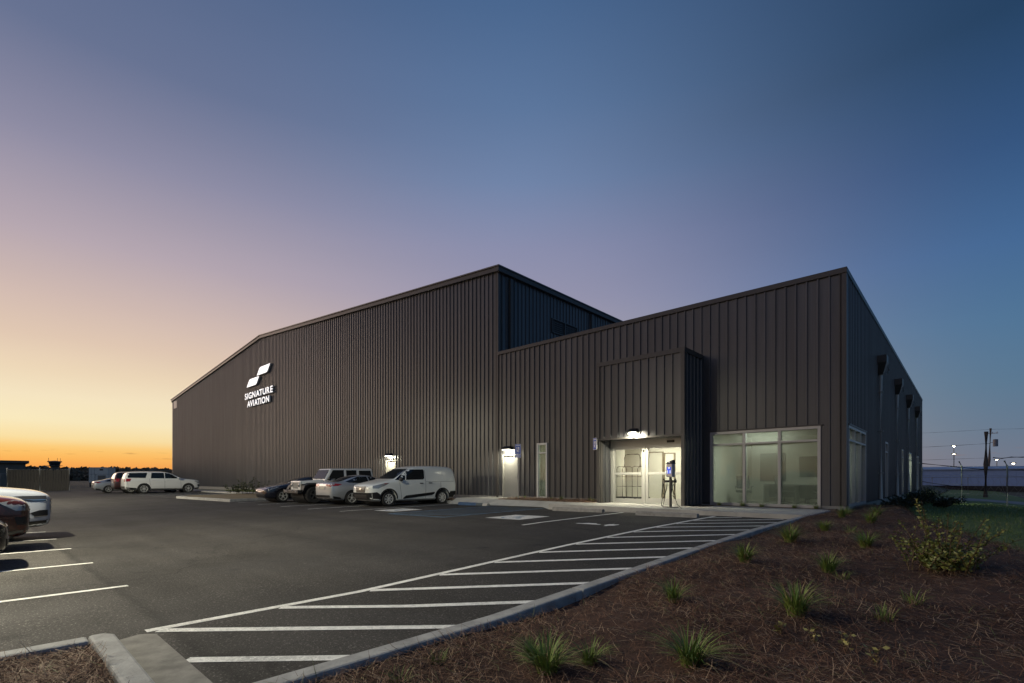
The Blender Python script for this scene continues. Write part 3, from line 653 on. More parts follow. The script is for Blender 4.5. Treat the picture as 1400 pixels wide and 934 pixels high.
# ---------------- rooms
MB().box(HX1+.05, OX1-.21, FY+.21, 30, -.12, -.002).build('floor', M_FLOORIN, office)
MB().box(-13.2, -7.1, 17.14, FY+.209, -.10, .001).build('floor', M_FLOORIN, office)
v = MB(); v.box(-13.2, -7.08, 20.6, 20.7, 0, 2.75); v.box(-13.3, -13.2, FY+.21, 20.7, 0, 2.75); v.box(-7.2, -7.1, FY+.21, 20.6, 0, 2.75); v.box(-13.2, -7.2, FY+.21, 20.6, 2.70, 2.75)
v.build('lobby_wall', M_CREAM, office)
MB().box(-10.368, -10.352, 17.11, 18.02, 0.002, 2.69).build('lobby_lining', M_CREAM, office)
idr = MB(); idr.box(-10.85, -9.95, 20.55, 20.598, 0, 2.12).build('interior_door', mat('interior_door_paint', (.62, .60, .52), .5), office)
MB().box(-9.80, -9.42, 20.56, 20.599, .7, 2.05).build('sidelight', mat('sidelight', (.75, .74, .62), .3), office)
b = MB(); b.box(-9.87, -9.81, 20.54, 20.598, 0, 2.1); b.box(-9.41, -9.35, 20.54, 20.598, 0, 2.1); b.box(-9.81, -9.41, 20.54, 20.598, 2.05, 2.1); b.box(-10.91, -10.855, 20.54, 20.598, 0, 2.17); b.box(-9.945, -9.90, 20.54, 20.598, 0, 2.17); b.box(-10.855, -9.945, 20.54, 20.598, 2.125, 2.17); b.build('interior_frame', mat('wood_frame', (.25, .21, .15), .5), office)
o_ = MB(); o_.box(-7.05, -2.95, 23.0, 23.1, 0, 2.8); o_.box(-7.06, -6.96, FY+.21, 23.0, 0, 2.8); o_.box(-6.96, -2.95, FY+.21, 23.0, 2.75, 2.8); o_.build('office_room_wall', M_OFFICEW, office)
o2 = MB(); o2.box(-17.2, -13.4, 21.0, 21.1, 0, 2.8); o2.box(-17.2, -13.4, FY+.21, 21.0, 2.75, 2.8); o2.build('back_office_wall', M_OFFICEW, office)
o3 = MB(); o3.box(-7.0, -6.9, 23.12, 51.0, 0, 2.8); o3.box(-6.9, OX1-.21, 23.12, 51.0, 2.75, 2.8); o3.build('corridor_wall', M_OFFICEW, office)
def room_lamp(loc, sx, sy, e, col, par):
    p = MB().box(loc[0]-sx/2, loc[0]+sx/2, loc[1]-sy/2, loc[1]+sy/2, loc[2]+.01, loc[2]+.03).build('ceiling_light', mat('ceiling_panel', (1, .97, .85), .4, emit=1.5, ecol=(1, .95, .8)), par)
    l = bpy.data.lights.new('room_light', 'AREA'); l.shape = 'RECTANGLE'; l.size = sx; l.size_y = sy; l.energy = e; l.color = col
    o = bpy.data.objects.new('room_light', l); COL.objects.link(o); o.parent = p; o.location = Vector(loc)
    o.location = Vector(loc)-wpos(p)
    return o
room_lamp((-9.5, 19.2, 2.66), 1.2, .6, E_LOBBY, (1, .95, .82), office)
room_lamp((-5.0, 18.7, 2.71), 1.2, .6, E_OFF, (.96, 1, .97), office)
room_lamp((-14.5, 19.5, 2.71), 1.2, .6, E_OFF*.6, (.96, 1, .97), office)
room_lamp((-4.8, 39.5, 2.71), .6, 6, E_OFF*20, (.94, 1, .90), office)
# ---------------- furniture seen through the glass
t = thing('luggage_cart', (-9.72, 17.5, 0.001), 'metal birdcage luggage cart with hooped uprights behind the sliding glass door', 'luggage cart')
cm = mat('cart_metal', (.10, .085, .065), .35, .7)
MB().box(-.62, .62, -.28, .28, .20, .245).build('platform', mat('cart_deck', (.05, .045, .045), .7), t, world=False, bevel=.015)
def hoop(x0, x1, y, z0, z1, r=.014, bar=()):
    b = MB(); k = .09
    b.tube([(x0, y, z0), (x0, y, z1-k), (x0+k*.3, y, z1-k*.3), (x0+k, y, z1), (x1-k, y, z1), (x1-k*.3, y, z1-k*.3), (x1, y, z1-k), (x1, y, z0)], r, 6)
    for z in bar: b.tube([(x0, y, z), (x1, y, z)], r*.8, 6)
    return b
for y in (-.22, .22):
    hoop(-.56, -.12, y, .24, 1.44, bar=(.66, 1.04)).build('hoop', cm, t, world=False, smooth=True)
    hoop(.12, .56, y, .24, 1.44, bar=(.66, 1.04)).build('hoop', cm, t, world=False, smooth=True)
b = MB(); b.tube([(-.34, 0, 1.44), (-.34, 0, 1.80), (-.30, 0, 1.90), (-.2, 0, 1.92), (.2, 0, 1.92), (.30, 0, 1.90), (.34, 0, 1.80), (.34, 0, 1.44)], .017, 6)
for x in (-.34, .34): b.tube([(x, -.22, 1.44), (x, .22, 1.44)], .013, 6)
b.build('top_rail', cm, t, world=False, smooth=True)
for x in (-.48, 0.02, .48):
    for y in (-.2, .2): MB().lathe([(.02, -.02), (.085, -.02), (.095, 0), (.085, .02), (.02, .02)], (x, y, .096), 'y', 12).build('castor', M_RUB, t, world=False)
tag(MB().box(-10.2, -8.2, 17.9, 20.3, .001, .012).build('entrance_mat', mat('mat_fibre', (.09, .085, .075), .95, var=.2, vscale=30)), 'dark entrance mat on the lobby floor behind the right door', 'mat')
def desk(x, y, w, d, label, m):
    t = thing('desk', (x, y, 0), label, 'desk'); MB().box(-w/2, w/2, -d/2, d/2, .70, .74).build('desk_top', m, t, world=False, bevel=.005)
    for sx in (-1, 1): MB().box(sx*w/2-.02, sx*w/2+.02, -d/2+.03, d/2-.03, 0, .70).build('side_panel', m, t, world=False)
    MB().box(-w/2+.03, w/2-.03, d/2-.05, d/2-.03, .2, .70).build('back_panel', m, t, world=False)
dm = mat('desk_laminate', (.10, .105, .095), .5)
desk(-3.95, 21.2, 1.7, .75, 'grey desk inside the glazed corner office, under the big wall screen', dm)
desk(-5.4, 22.2, 1.5, .7, 'dark desk at the back of the glazed office, under the framed board', dm)
def chair(x, y, rz, label):
    t = thing('office_chair', (x, y, 0), label, 'office chair', rz, group='office chairs behind the big window'); m = mat('chair_mesh', (.04, .045, .04), .8)
    MB().box(-.24, .24, -.23, .23, .44, .52).build('seat', m, t, world=False, bevel=.03)
    MB().box(-.22, .22, .20, .25, .58, 1.08, rot=Matrix.Rotation(radians(-8), 3, 'X')).build('backrest', m, t, world=False, bevel=.02)
    b = MB(); b.tube([(0, 0, .1), (0, 0, .44)], .025, 6)
    for k in range(5): b.tube([(0, 0, .12), (.27*cos(k*2*pi/5), .27*sin(k*2*pi/5), .06)], .018, 5)
    b.build('base', M_DARK, t, world=False)
    for sx in (-1, 1): b = MB(); b.tube([(sx*.25, .1, .48), (sx*.29, .08, .68), (sx*.29, -.15, .68)], .017, 5); b.build('armrest', M_DARK, t, world=False)
chair(-6.2, 19.6, .5, 'office chair behind the leftmost pane of the big window')
chair(-5.1, 20.7, 2.4, 'office chair behind the middle pane of the big window')
chair(-3.75, 20.2, -2.6, 'office chair behind the rightmost pane of the big window')
t = thing('wall_screen', (-4.35, 22.95, 1.45), 'wide dark wall screen hanging in the glazed office behind the rightmost pane', 'screen')
MB().box(-.75, .75, -.03, .04, -.42, .42).build('bezel', M_DARK, t, world=False, bevel=.01); MB().box(-.72, .72, -.036, -.031, -.39, .39).build('display', mat('screen_off', (.02, .05, .035), .15), t, world=False)
t = thing('wall_board', (-6.1, 22.96, 1.45), 'dark framed board hanging in the glazed office behind the middle pane', 'board')
MB().box(-.5, .5, -.02, .03, -.6, .6).build('frame', M_DARK, t, world=False, bevel=.01); MB().box(-.46, .46, -.026, -.021, -.56, .56).build('board_face', mat('board_brown', (.05, .055, .04), .6), t, world=False)

# ---------------- wall lights
def wall_light(x, y, z, label, w, h, e, glow=1.0):
    t = thing('wall_light', (x, y, z), label, 'wall light', group='wall lights over the doors')
    b = MB(); b.add([(-w/2+.06, 0, h), (w/2-.06, 0, h), (w/2-.06, -.12, h), (-w/2+.06, -.12, h), (-w/2, 0, .03), (w/2, 0, .03), (w/2, -.27, .03), (-w/2, -.27, .03), (-w/2, 0, .0), (w/2, 0, .0), (w/2, -.27, .0), (-w/2, -.27, .0)],
        [(0, 1, 2, 3), (0, 3, 7, 4), (1, 5, 6, 2), (3, 2, 6, 7), (4, 7, 11, 8), (5, 9, 10, 6), (7, 6, 10, 11), (8, 11, 10, 9)])
    b.build('housing', M_DARK, t, world=False)
    MB().box(-w/2+.08, w/2-.08, -.25, -.05, -.035*glow, -.002).build('lens', M_LENS, t, world=False)
    l = bpy.data.lights.new('wall_lamp', 'AREA'); l.shape = 'RECTANGLE'; l.size = w*.6; l.size_y = .10; l.energy = e; l.color = (1, .95, .72); l.spread = radians(170)
    o = bpy.data.objects.new('wall_lamp', l); COL.objects.link(o); o.parent = t; o.location = (0, -.27, -.06); o.rotation_euler = (radians(34), 0, 0)
wall_light(-16.64, FY-.036, 2.40, 'black wall light over the grey door beside the slim window', .56, .16, E_WL*.8)
wall_light(-26.95, FY-.036, 2.42, 'black wall light over the pale door behind the white van', .56, .16, E_WL*.5)
wall_light(-8.9, 16.24-.036, 2.64, 'bright wall light over the glass entrance doors', .36, .14, E_WL*2.3, 2.2)

# ---------------- lit sign on the hangar
sg = thing('building_sign', (-48.4, FY-.04, 8.0), 'white lit sign of two slanted tiles over raised letters high on the hangar', 'sign')
def raised(name, poly, d=.14, parent=sg, y0=FY-.06):
    b = MB(); b.prism([(x, y0-d, z) for x, z in poly], (0, d, 0)); b.m = [0, 1]+[1]*(len(poly)); o = b.build(name, [M_LETTER, M_LETTERS], parent); return o
def rounded(poly, radii, n=5):
    out = []
    for i, p in enumerate(poly):
        r = radii[i]; p = Vector(p); a = (Vector(poly[i-1])-p).normalized(); c = (Vector(poly[(i+1) % len(poly)])-p).normalized()
        if r == 0: out.append(tuple(p)); continue
        for k in range(n+1):
            tt = k/n; q0 = p+a*r; q1 = p+c*r; out.append(tuple((1-tt)**2*q0+2*tt*(1-tt)*p+tt*tt*q1))
    return out
raised('emblem_tile', rounded([(-48.60, 10.56), (-46.20, 10.56), (-45.50, 11.24), (-47.90, 11.24)], [0, .26, 0, .26]))
raised('emblem_tile', rounded([(-51.14, 9.77), (-48.75, 9.77), (-48.05, 10.46), (-50.42, 10.46)], [0, .26, 0, .26]))
def letters(text, x0, x1, z0, h):
    cu = bpy.data.curves.new('glyph', 'FONT'); cu.extrude = .06; cu.offset = .018; tmp = bpy.data.objects.new('glyph', cu); COL.objects.link(tmp); items = []; x = 0
    prev = ''
    for chx in text:
        if prev+chx in ('AT', 'TA', 'AV', 'VA'): x -= .17
        elif prev and (prev+chx)[0] in 'ATV': x -= .05
        prev = chx
        cu.body = chx; bpy.context.view_layer.update(); me = bpy.data.meshes.new_from_object(tmp.evaluated_get(bpy.context.evaluated_depsgraph_get()))
        V = np.array([v.co[:] for v in me.vertices]); a, b = V[:, 0].min(), V[:, 0].max(); items.append((me, x-a, V[:, 1].max())); x += b-a+.14
    W_ = x-.14; kx = (x1-x0)/W_; H = max(i[2] for i in items)
    for me, off, _ in items:
        me.name = 'letter'; kz = h/H
        for vv in me.vertices: c = vv.co.copy(); vv.co = ((c.x+off)*kx, -c.z*1.2, c.y*kz)
        me.materials.clear(); me.materials.append(M_LETTER); me.materials.append(M_LETTERS)
        for p in me.polygons: p.material_index = 0 if abs(p.normal.y) > .7 or len(p.vertices) > 4 else 1
        me.update()
        bm = bmesh.new(); bm.from_mesh(me); bmesh.ops.recalc_face_normals(bm, faces=bm.faces)
        for f in bm.faces: f.material_index = 0 if f.normal.y < -.7 else 1
        bm.to_mesh(me); bm.free()
        o = link('letter', me, sg); o.location = Vector((x0, FY-.14, z0))-sg.location
    bpy.data.objects.remove(tmp)
letters('SIGNATURE', -51.58, -44.93, 8.63, .57)
letters('AVIATION', -50.95, -45.72, 7.85, .57)

# ================================================================== VEHICLES   (local frame: +x nose, +y left side, z up)
def body_mesh(st, arches, m, levels=2, crease=.35):
    """loft the body from stations (x, bottom, belt, half width, roof, roof half width), smooth it and cut the wheel arches"""
    V = []; F = []; n = 10
    def half(s):
        x, zb, zs, w, zr, wr = s; gh = max(0, zr-zs)
        return [(0, zb), (w*.80, zb), (w*.965, zb+.08), (w, zb+.45*(zs-zb)), (w*.992, zs-.10), (w*.955, zs), (w*.955+(wr-w*.955)*.50, zs+gh*.58), (wr, zr-.06 if gh > .2 else zr-.01), (wr*.80, zr), (0, zr+.02)]
    rings = []
    for s in st:
        h = half(s); ring = [(s[0], y, z) for y, z in h]+[(s[0], -y, z) for y, z in h[-2:0:-1]]
        rings.append(range(len(V), len(V)+len(ring))); V += ring
    k = len(rings[0])
    for a, b in zip(rings[:-1], rings[1:]): F += [(a[i], b[i], b[(i+1) % k], a[(i+1) % k]) for i in range(k)]
    F += [tuple(rings[0]), tuple(reversed(rings[-1]))]
    me = bpy.data.meshes.new('b'); me.from_pydata(V, [], F); bm = bmesh.new(); bm.from_mesh(me); bmesh.ops.recalc_face_normals(bm, faces=bm.faces)
    cl = bm.edges.layers.float.new('crease_edge')
    for e in bm.edges:
        i, j = [v.index % k for v in e.verts]
        if i == j and i in (5, 15): e[cl] = crease
        if i == j and i in (1, 19, 2, 18): e[cl] = .5
    bm.to_mesh(me); bm.free()
    o = bpy.data.objects.new('b', me); COL.objects.link(o); md = o.modifiers.new('s', 'SUBSURF'); md.levels = levels; md.render_levels = levels
    cut = None
    if arches:
        cb = MB()
        for x, z, r in arches: cb.lathe([(0, -1.5), (r, -1.5), (r, 1.5), (0, 1.5)], (x, 0, z), 'y', 28)
        cm_ = cb.mesh('c', M_DARK); b2 = bmesh.new(); b2.from_mesh(cm_); bmesh.ops.remove_doubles(b2, verts=b2.verts, dist=1e-4); bmesh.ops.recalc_face_normals(b2, faces=b2.faces); b2.to_mesh(cm_); b2.free()
        cut = bpy.data.objects.new('c', cm_); COL.objects.link(cut); bo = o.modifiers.new('d', 'BOOLEAN'); bo.operation = 'DIFFERENCE'; bo.object = cut; bo.solver = 'EXACT'
    bpy.context.view_layer.update()
    out = bpy.data.meshes.new_from_object(o.evaluated_get(bpy.context.evaluated_depsgraph_get()))
    bpy.data.objects.remove(o)
    if cut: bpy.data.objects.remove(cut)
    out.materials.clear(); out.materials.append(m)
    out.polygons.foreach_set('material_index', [0]*len(out.polygons)); out.polygons.foreach_set('use_smooth', [True]*len(out.polygons))
    out.set_sharp_from_angle(angle=radians(42)); return out
def bvh_of(me):
    bm = bmesh.new(); bm.from_mesh(me); t = BVHTree.FromBMesh(bm); bm.free(); return t
def patch(name, bvh, poly, axis, sgn, m, parent, off=.006, step=.12, depth=.014, mirror=False):
    """a shaped pane that follows the body: polygon seen along an axis, laid on the surface, with its own edge depth"""
    bm = bmesh.new(); bm.faces.new([bm.verts.new((u, v, 0)) for u, v in poly])
    us = [p[0] for p in poly]; vs = [p[1] for p in poly]
    for lo, hi, no in ((min(us), max(us), (1, 0, 0)), (min(vs), max(vs), (0, 1, 0))):
        k = int((hi-lo)/step)
        for i in range(1, k+1):
            c = lo+(hi-lo)*i/(k+1); bmesh.ops.bisect_plane(bm, geom=bm.verts[:]+bm.edges[:]+bm.faces[:], plane_co=(c, c, 0), plane_no=no)
    def ray(u, v):
        if axis == 'y': o = Vector((u, sgn*3, v)); d = Vector((0, -sgn, 0))
        elif axis == 'x': o = Vector((sgn*5, u, v)); d = Vector((-sgn, 0, 0))
        else: o = Vector((u, v, 5)); d = Vector((0, 0, -1))
        h = bvh.ray_cast(o, d)
        return (h[0], h[1], d)
    bad = []; nrm = {}
    for v in bm.verts:
        h, nn, d = ray(v.co.x, v.co.y)
        if h is None: bad.append(v); continue
        if nn.dot(d) > 0: nn = -nn
        v.co = h+nn*off; nrm[v] = nn
    if bad: bmesh.ops.delete(bm, geom=bad, context='VERTS')
    if not bm.faces: bm.free(); return None
    be = [e for e in bm.edges if e.is_boundary]; mp_ = {}
    for e in be:
        for v in e.verts:
            if v not in mp_: mp_[v] = bm.verts.new(v.co-nrm[v]*depth)
    for e in be: bm.faces.new((e.verts[0], e.verts[1], mp_[e.verts[1]], mp_[e.verts[0]]))
    bmesh.ops.recalc_face_normals(bm, faces=bm.faces)
    me = bpy.data.meshes.new(name); bm.to_mesh(me); bm.free(); me.materials.append(m); me.polygons.foreach_set('use_smooth', [True]*len(me.polygons)); me.set_sharp_from_angle(angle=radians(35))
    return link(name, me, parent, world=False)
def both(name, bvh, poly, m, parent, **k):
    for s in (1, -1): patch(name, bvh, poly, 'y', s, m, parent, **k)
def line(p, q, w=.012):
    p = Vector(p); q = Vector(q); n = Vector((-(q-p).y, (q-p).x)).normalized()*w/2; return [tuple(p+n), tuple(p-n), tuple(q-n), tuple(q+n)]
WH = {}
def wheel(parent, x, y, r, w, style, rim_m=None, side=1):
    rim_m = rim_m or M_RIM; key = (r, w, style, side, rim_m.name)
    if key not in WH:
        rr = r*(.70 if style != 'offroad' else .58)
        ty = MB().lathe([(rr, -w*.42), (r*.93, -w*.5), (r*.985, -w*.42), (r, -w*.28), (r, w*.28), (r*.985, w*.42), (r*.93, w*.5), (rr, w*.42), (rr*.96, w*.30), (rr*.96, -w*.30), (rr, -w*.42)], (0, 0, 0), 'y', 28)
        tm = ty.mesh('wheel', M_RUB, True); tm.set_sharp_from_angle(angle=radians(40))
        ri = MB(); s = side
        ri.lathe([(rr*1.0, s*w*.43), (rr*.93, s*w*.44), (rr*.90, s*w*.22), (rr*.88, s*w*.16)], (0, 0, 0), 'y', 28, 0)
        ri.lathe([(rr*.90, s*w*.12), (.001, s*w*.10)], (0, 0, 0), 'y', 20, 1)
        n = {'sport': 5, 'hub': 8, 'suv': 6, 'offroad': 5}[style]; wid = {'sport': .17, 'hub': .20, 'suv': .16, 'offroad': .22}[style]
        for k in range(n):
            a = 2*pi*k/n+pi/2; c = Vector((cos(a), 0, sin(a))); t = Vector((-sin(a), 0, cos(a)))
            for q in ((0,) if style in ('hub', 'offroad') else (-.075, .075)):
                wa, wb = rr*wid*(.9 if q == 0 else .42), rr*wid*(1.25 if q == 0 else .5)
                p0 = c*rr*.16+t*rr*q*.6; p1 = c*rr*.92+t*rr*q*2.0; yo = Vector((0, s*w*.42, 0)); yi = Vector((0, s*w*.30, 0))
                ri.add([p0-t*wa/2+yo*.9, p0+t*wa/2+yo*.9, p1+t*wb/2+yo, p1-t*wb/2+yo, p0-t*wa/2+yi, p0+t*wa/2+yi, p1+t*wb/2+yi, p1-t*wb/2+yi], [(0, 1, 2, 3), (0, 4, 5, 1), (1, 5, 6, 2), (2, 6, 7, 3), (3, 7, 4, 0)], 0)
        ri.lathe([(0.001, s*w*.46), (rr*.15, s*w*.45), (rr*.2, s*w*.36), (rr*.2, s*w*.2)], (0, 0, 0), 'y', 14, 0)
        rm = ri.mesh('rim', [rim_m, M_DARK], False); bm = bmesh.new(); bm.from_mesh(rm); bmesh.ops.recalc_face_normals(bm, faces=bm.faces); bm.to_mesh(rm); bm.free()
        WH[key] = (tm, rm)
    tm, rm = WH[key]; o = link('wheel', tm, parent, False); o.location = (x, y, r); c = link('rim', rm, o, False); return o
def wheels(parent, xf, xr, tr, r, w, style, rim_m=None):
    for x in (xf, xr):
        for s in (1, -1): wheel(parent, x, s*(tr-w*.46), r, w, style, rim_m, s)
    u = MB()
    for x in (xf, xr): u.lathe([(0, -tr+w*1.1), (r*1.12, -tr+w*1.1), (r*1.12, tr-w*1.1), (0, tr-w*1.1)], (x, 0, r*1.02), 'y', 20)
    u.box(xr-.2, xf+.2, -tr+.30, tr-.30, r*.55, r*1.0); u.build('underbody', M_DARK, parent, world=False)
PAINT = {}
def paint(name, c, rough=.28, metal=0.0, coat=.8): return mat('paint_'+name, c, rough, metal, coat=coat)
def mirrors(parent, x, y, z, m, s=1.0):
    for sg_ in (1, -1):
        b = MB(); b.lathe([(0.001, -.10*s), (.055*s, -.09*s), (.075*s, -.03*s), (.07*s, .05*s), (.03*s, .075*s), (.001, .08*s)], (0, 0, 0), 'y', 12)
        for i, vv in enumerate(b.v): b.v[i] = (x+vv[0]*.75, sg_*(y+.10*s)+vv[1], z+vv[2]*1.05)
        b.tube([(x+.03, sg_*(y-.06), z-.05), (x, sg_*(y+.05*s), z-.02)], .025*s, 6); b.build('mirror', m, parent, smooth=True, world=False)
def handle(parent, bvh, x, z, m, w=.19):
    both('door_handle', bvh, [(x-w/2, z-.018), (x+w/2, z-.018), (x+w/2, z+.018), (x-w/2, z+.018)], m, parent, off=.03, depth=.045)
M_SEAM = mat('panel_gap', (.02, .02, .02), .8)
def place(name, label, X, Y, rz, mid, cat='car', group=None):
    """mid = axle-centre height on the sloped lot"""
    return thing(name, (X, Y, mid), label, cat, rz, group)
UP, DOWN = pi/2, -pi/2

# ---------------- small white cargo van
def cargo_van(X, Y, rz, label):
    t = place('cargo_van', label, X, Y, rz, g(X, Y), 'van'); P = paint('van_white', (.74, .76, .73))
    st = [(2.43, .38, .80, .60, .83, .42), (2.35, .26, .93, .80, .95, .58), (2.08, .2, 1.0, .89, 1.05, .64), (1.6, .2, 1.07, .915, 1.14, .68), (1.2, .2, 1.11, .92, 1.22, .70), (1.02, .2, 1.12, .92, 1.30, .72), (.55, .2, 1.13, .925, 1.62, .73), (.22, .2, 1.14, .925, 1.78, .735), (-.2, .2, 1.15, .925, 1.845, .75), (-1.2, .2, 1.15, .925, 1.86, .755), (-2.05, .22, 1.15, .92, 1.85, .75), (-2.33, .25, 1.15, .91, 1.78, .735), (-2.42, .36, 1.12, .88, 1.62, .70), (-2.44, .45, 1.05, .8, 1.45, .64)]
    me = body_mesh(st, [(1.53, .33, .40), (-1.53, .33, .40)], P); o = link('body', me, t, False); bv = bvh_of(me)
    wheels(t, 1.53, -1.53, .90, .325, .20, 'hub')
    patch('windshield', bv, [(-.68, 1.23), (.68, 1.23), (.60, 1.70), (-.60, 1.70)], 'x', 1, M_CARGLASS, t)
    both('side_window', bv, [(1.17, 1.17), (.52, 1.60), (.36, 1.665), (-.42, 1.68), (-.46, 1.62), (-.44, 1.27), (-.36, 1.20)], M_CARGLASS, t)
    both('window_pillar', bv, [(.60, 1.175), (.66, 1.175), (.54, 1.57), (.50, 1.60)], P, t, off=.010)
    patch('rear_window', bv, [(-.62, 1.2), (.62, 1.2), (.56, 1.62), (-.56, 1.62)], 'x', -1, M_CARGLASS, t)
    patch('grille', bv, [(-.36, .62), (.36, .62), (.42, .88), (-.42, .88)], 'x', 1, M_DARK, t, off=.008)
    for z in (.68, .75, .82): patch('grille_bar', bv, [(-.34, z-.012), (.34, z-.012), (.34, z+.012), (-.34, z+.012)], 'x', 1, mat('bar_grey', (.2, .2, .2), .3, .6), t, off=.02)
    patch('badge', bv, [(.10*cos(k*pi/8), .78+.045*sin(k*pi/8)) for k in range(16)], 'x', 1, M_CHROME, t, off=.032)
    BL = mat('bumper_plastic', (.016, .016, .017), .85, spec=.25)
    both('front_bumper', bv, [(2.6, .16), (2.6, .58), (2.3, .62), (2.12, .64), (1.98, .55), (1.96, .16)], BL, t, off=.012)
    patch('front_bumper', bv, [(-.86, .2), (.86, .2), (.86, .61), (-.86, .61)], 'x', 1, BL, t, off=.013)
    patch('lower_grille', bv, [(-.5, .34), (.5, .34), (.5, .52), (-.5, .52)], 'x', 1, M_DARK, t, off=.022)
    both('headlight', bv, [(2.38, .80), (2.05, .80), (1.62, .98), (1.50, 1.05), (1.75, 1.03), (2.1, .96), (2.38, .90)], M_LAMPG, t, off=.008)
    both('turn_lens', bv, [(1.72, .985), (1.55, 1.04), (1.78, 1.015)], M_RED, t, off=.014)
    both('side_strip', bv, [(.80, .34), (.62, .46), (-1.05, .60), (-1.0, .50), (-.86, .45), (.74, .31)], BL, t, off=.012)
    both('rear_bumper', bv, [(-1.98, .22), (-1.96, .52), (-2.04, .62), (-2.6, .63), (-2.6, .22)], BL, t, off=.012)
    patch('rear_bumper', bv, [(-.86, .25), (.86, .25), (.86, .62), (-.86, .62)], 'x', -1, BL, t, off=.013)
    both('tail_light', bv, [(-2.36, .95), (-2.42, 1.5), (-2.6, 1.5), (-2.6, .95)], M_RED, t, off=.008)
    for a, b_ in (((.86, .32), (.98, 1.14)), ((-.50, .30), (-.50, 1.74)), ((-1.42, .74), (-1.42, 1.10)), ((-1.42, 1.10), (-2.3, 1.11)), ((-.52, 1.09), (-1.40, 1.10))): both('panel_gap', bv, line(a, b_), M_SEAM, t, off=.003, depth=.006)
    both('wheel_arch', bv, [(1.53+.47*cos(pi*k/14), .33+.47*sin(pi*k/14)) for k in range(15)]+[(1.53-.405*cos(pi*k/14), .33+.405*sin(pi*k/14)) for k in range(15)], BL, t, off=.008, step=.4)
    both('wheel_arch', bv, [(-1.53+.47*cos(pi*k/14), .33+.47*sin(pi*k/14)) for k in range(15)]+[(-1.53-.405*cos(pi*k/14), .33+.405*sin(pi*k/14)) for k in range(15)], BL, t, off=.008, step=.4)
    handle(t, bv, -.25, 1.02, M_DARK); handle(t, bv, -.78, 1.03, M_DARK); mirrors(t, .95, .88, 1.20, M_DARK, 1.15)
    MB().tube([(-.0, 0, 1.85), (-.08, 0, 1.93)], .012, 5).build('aerial', M_DARK, t, world=False)
    return t
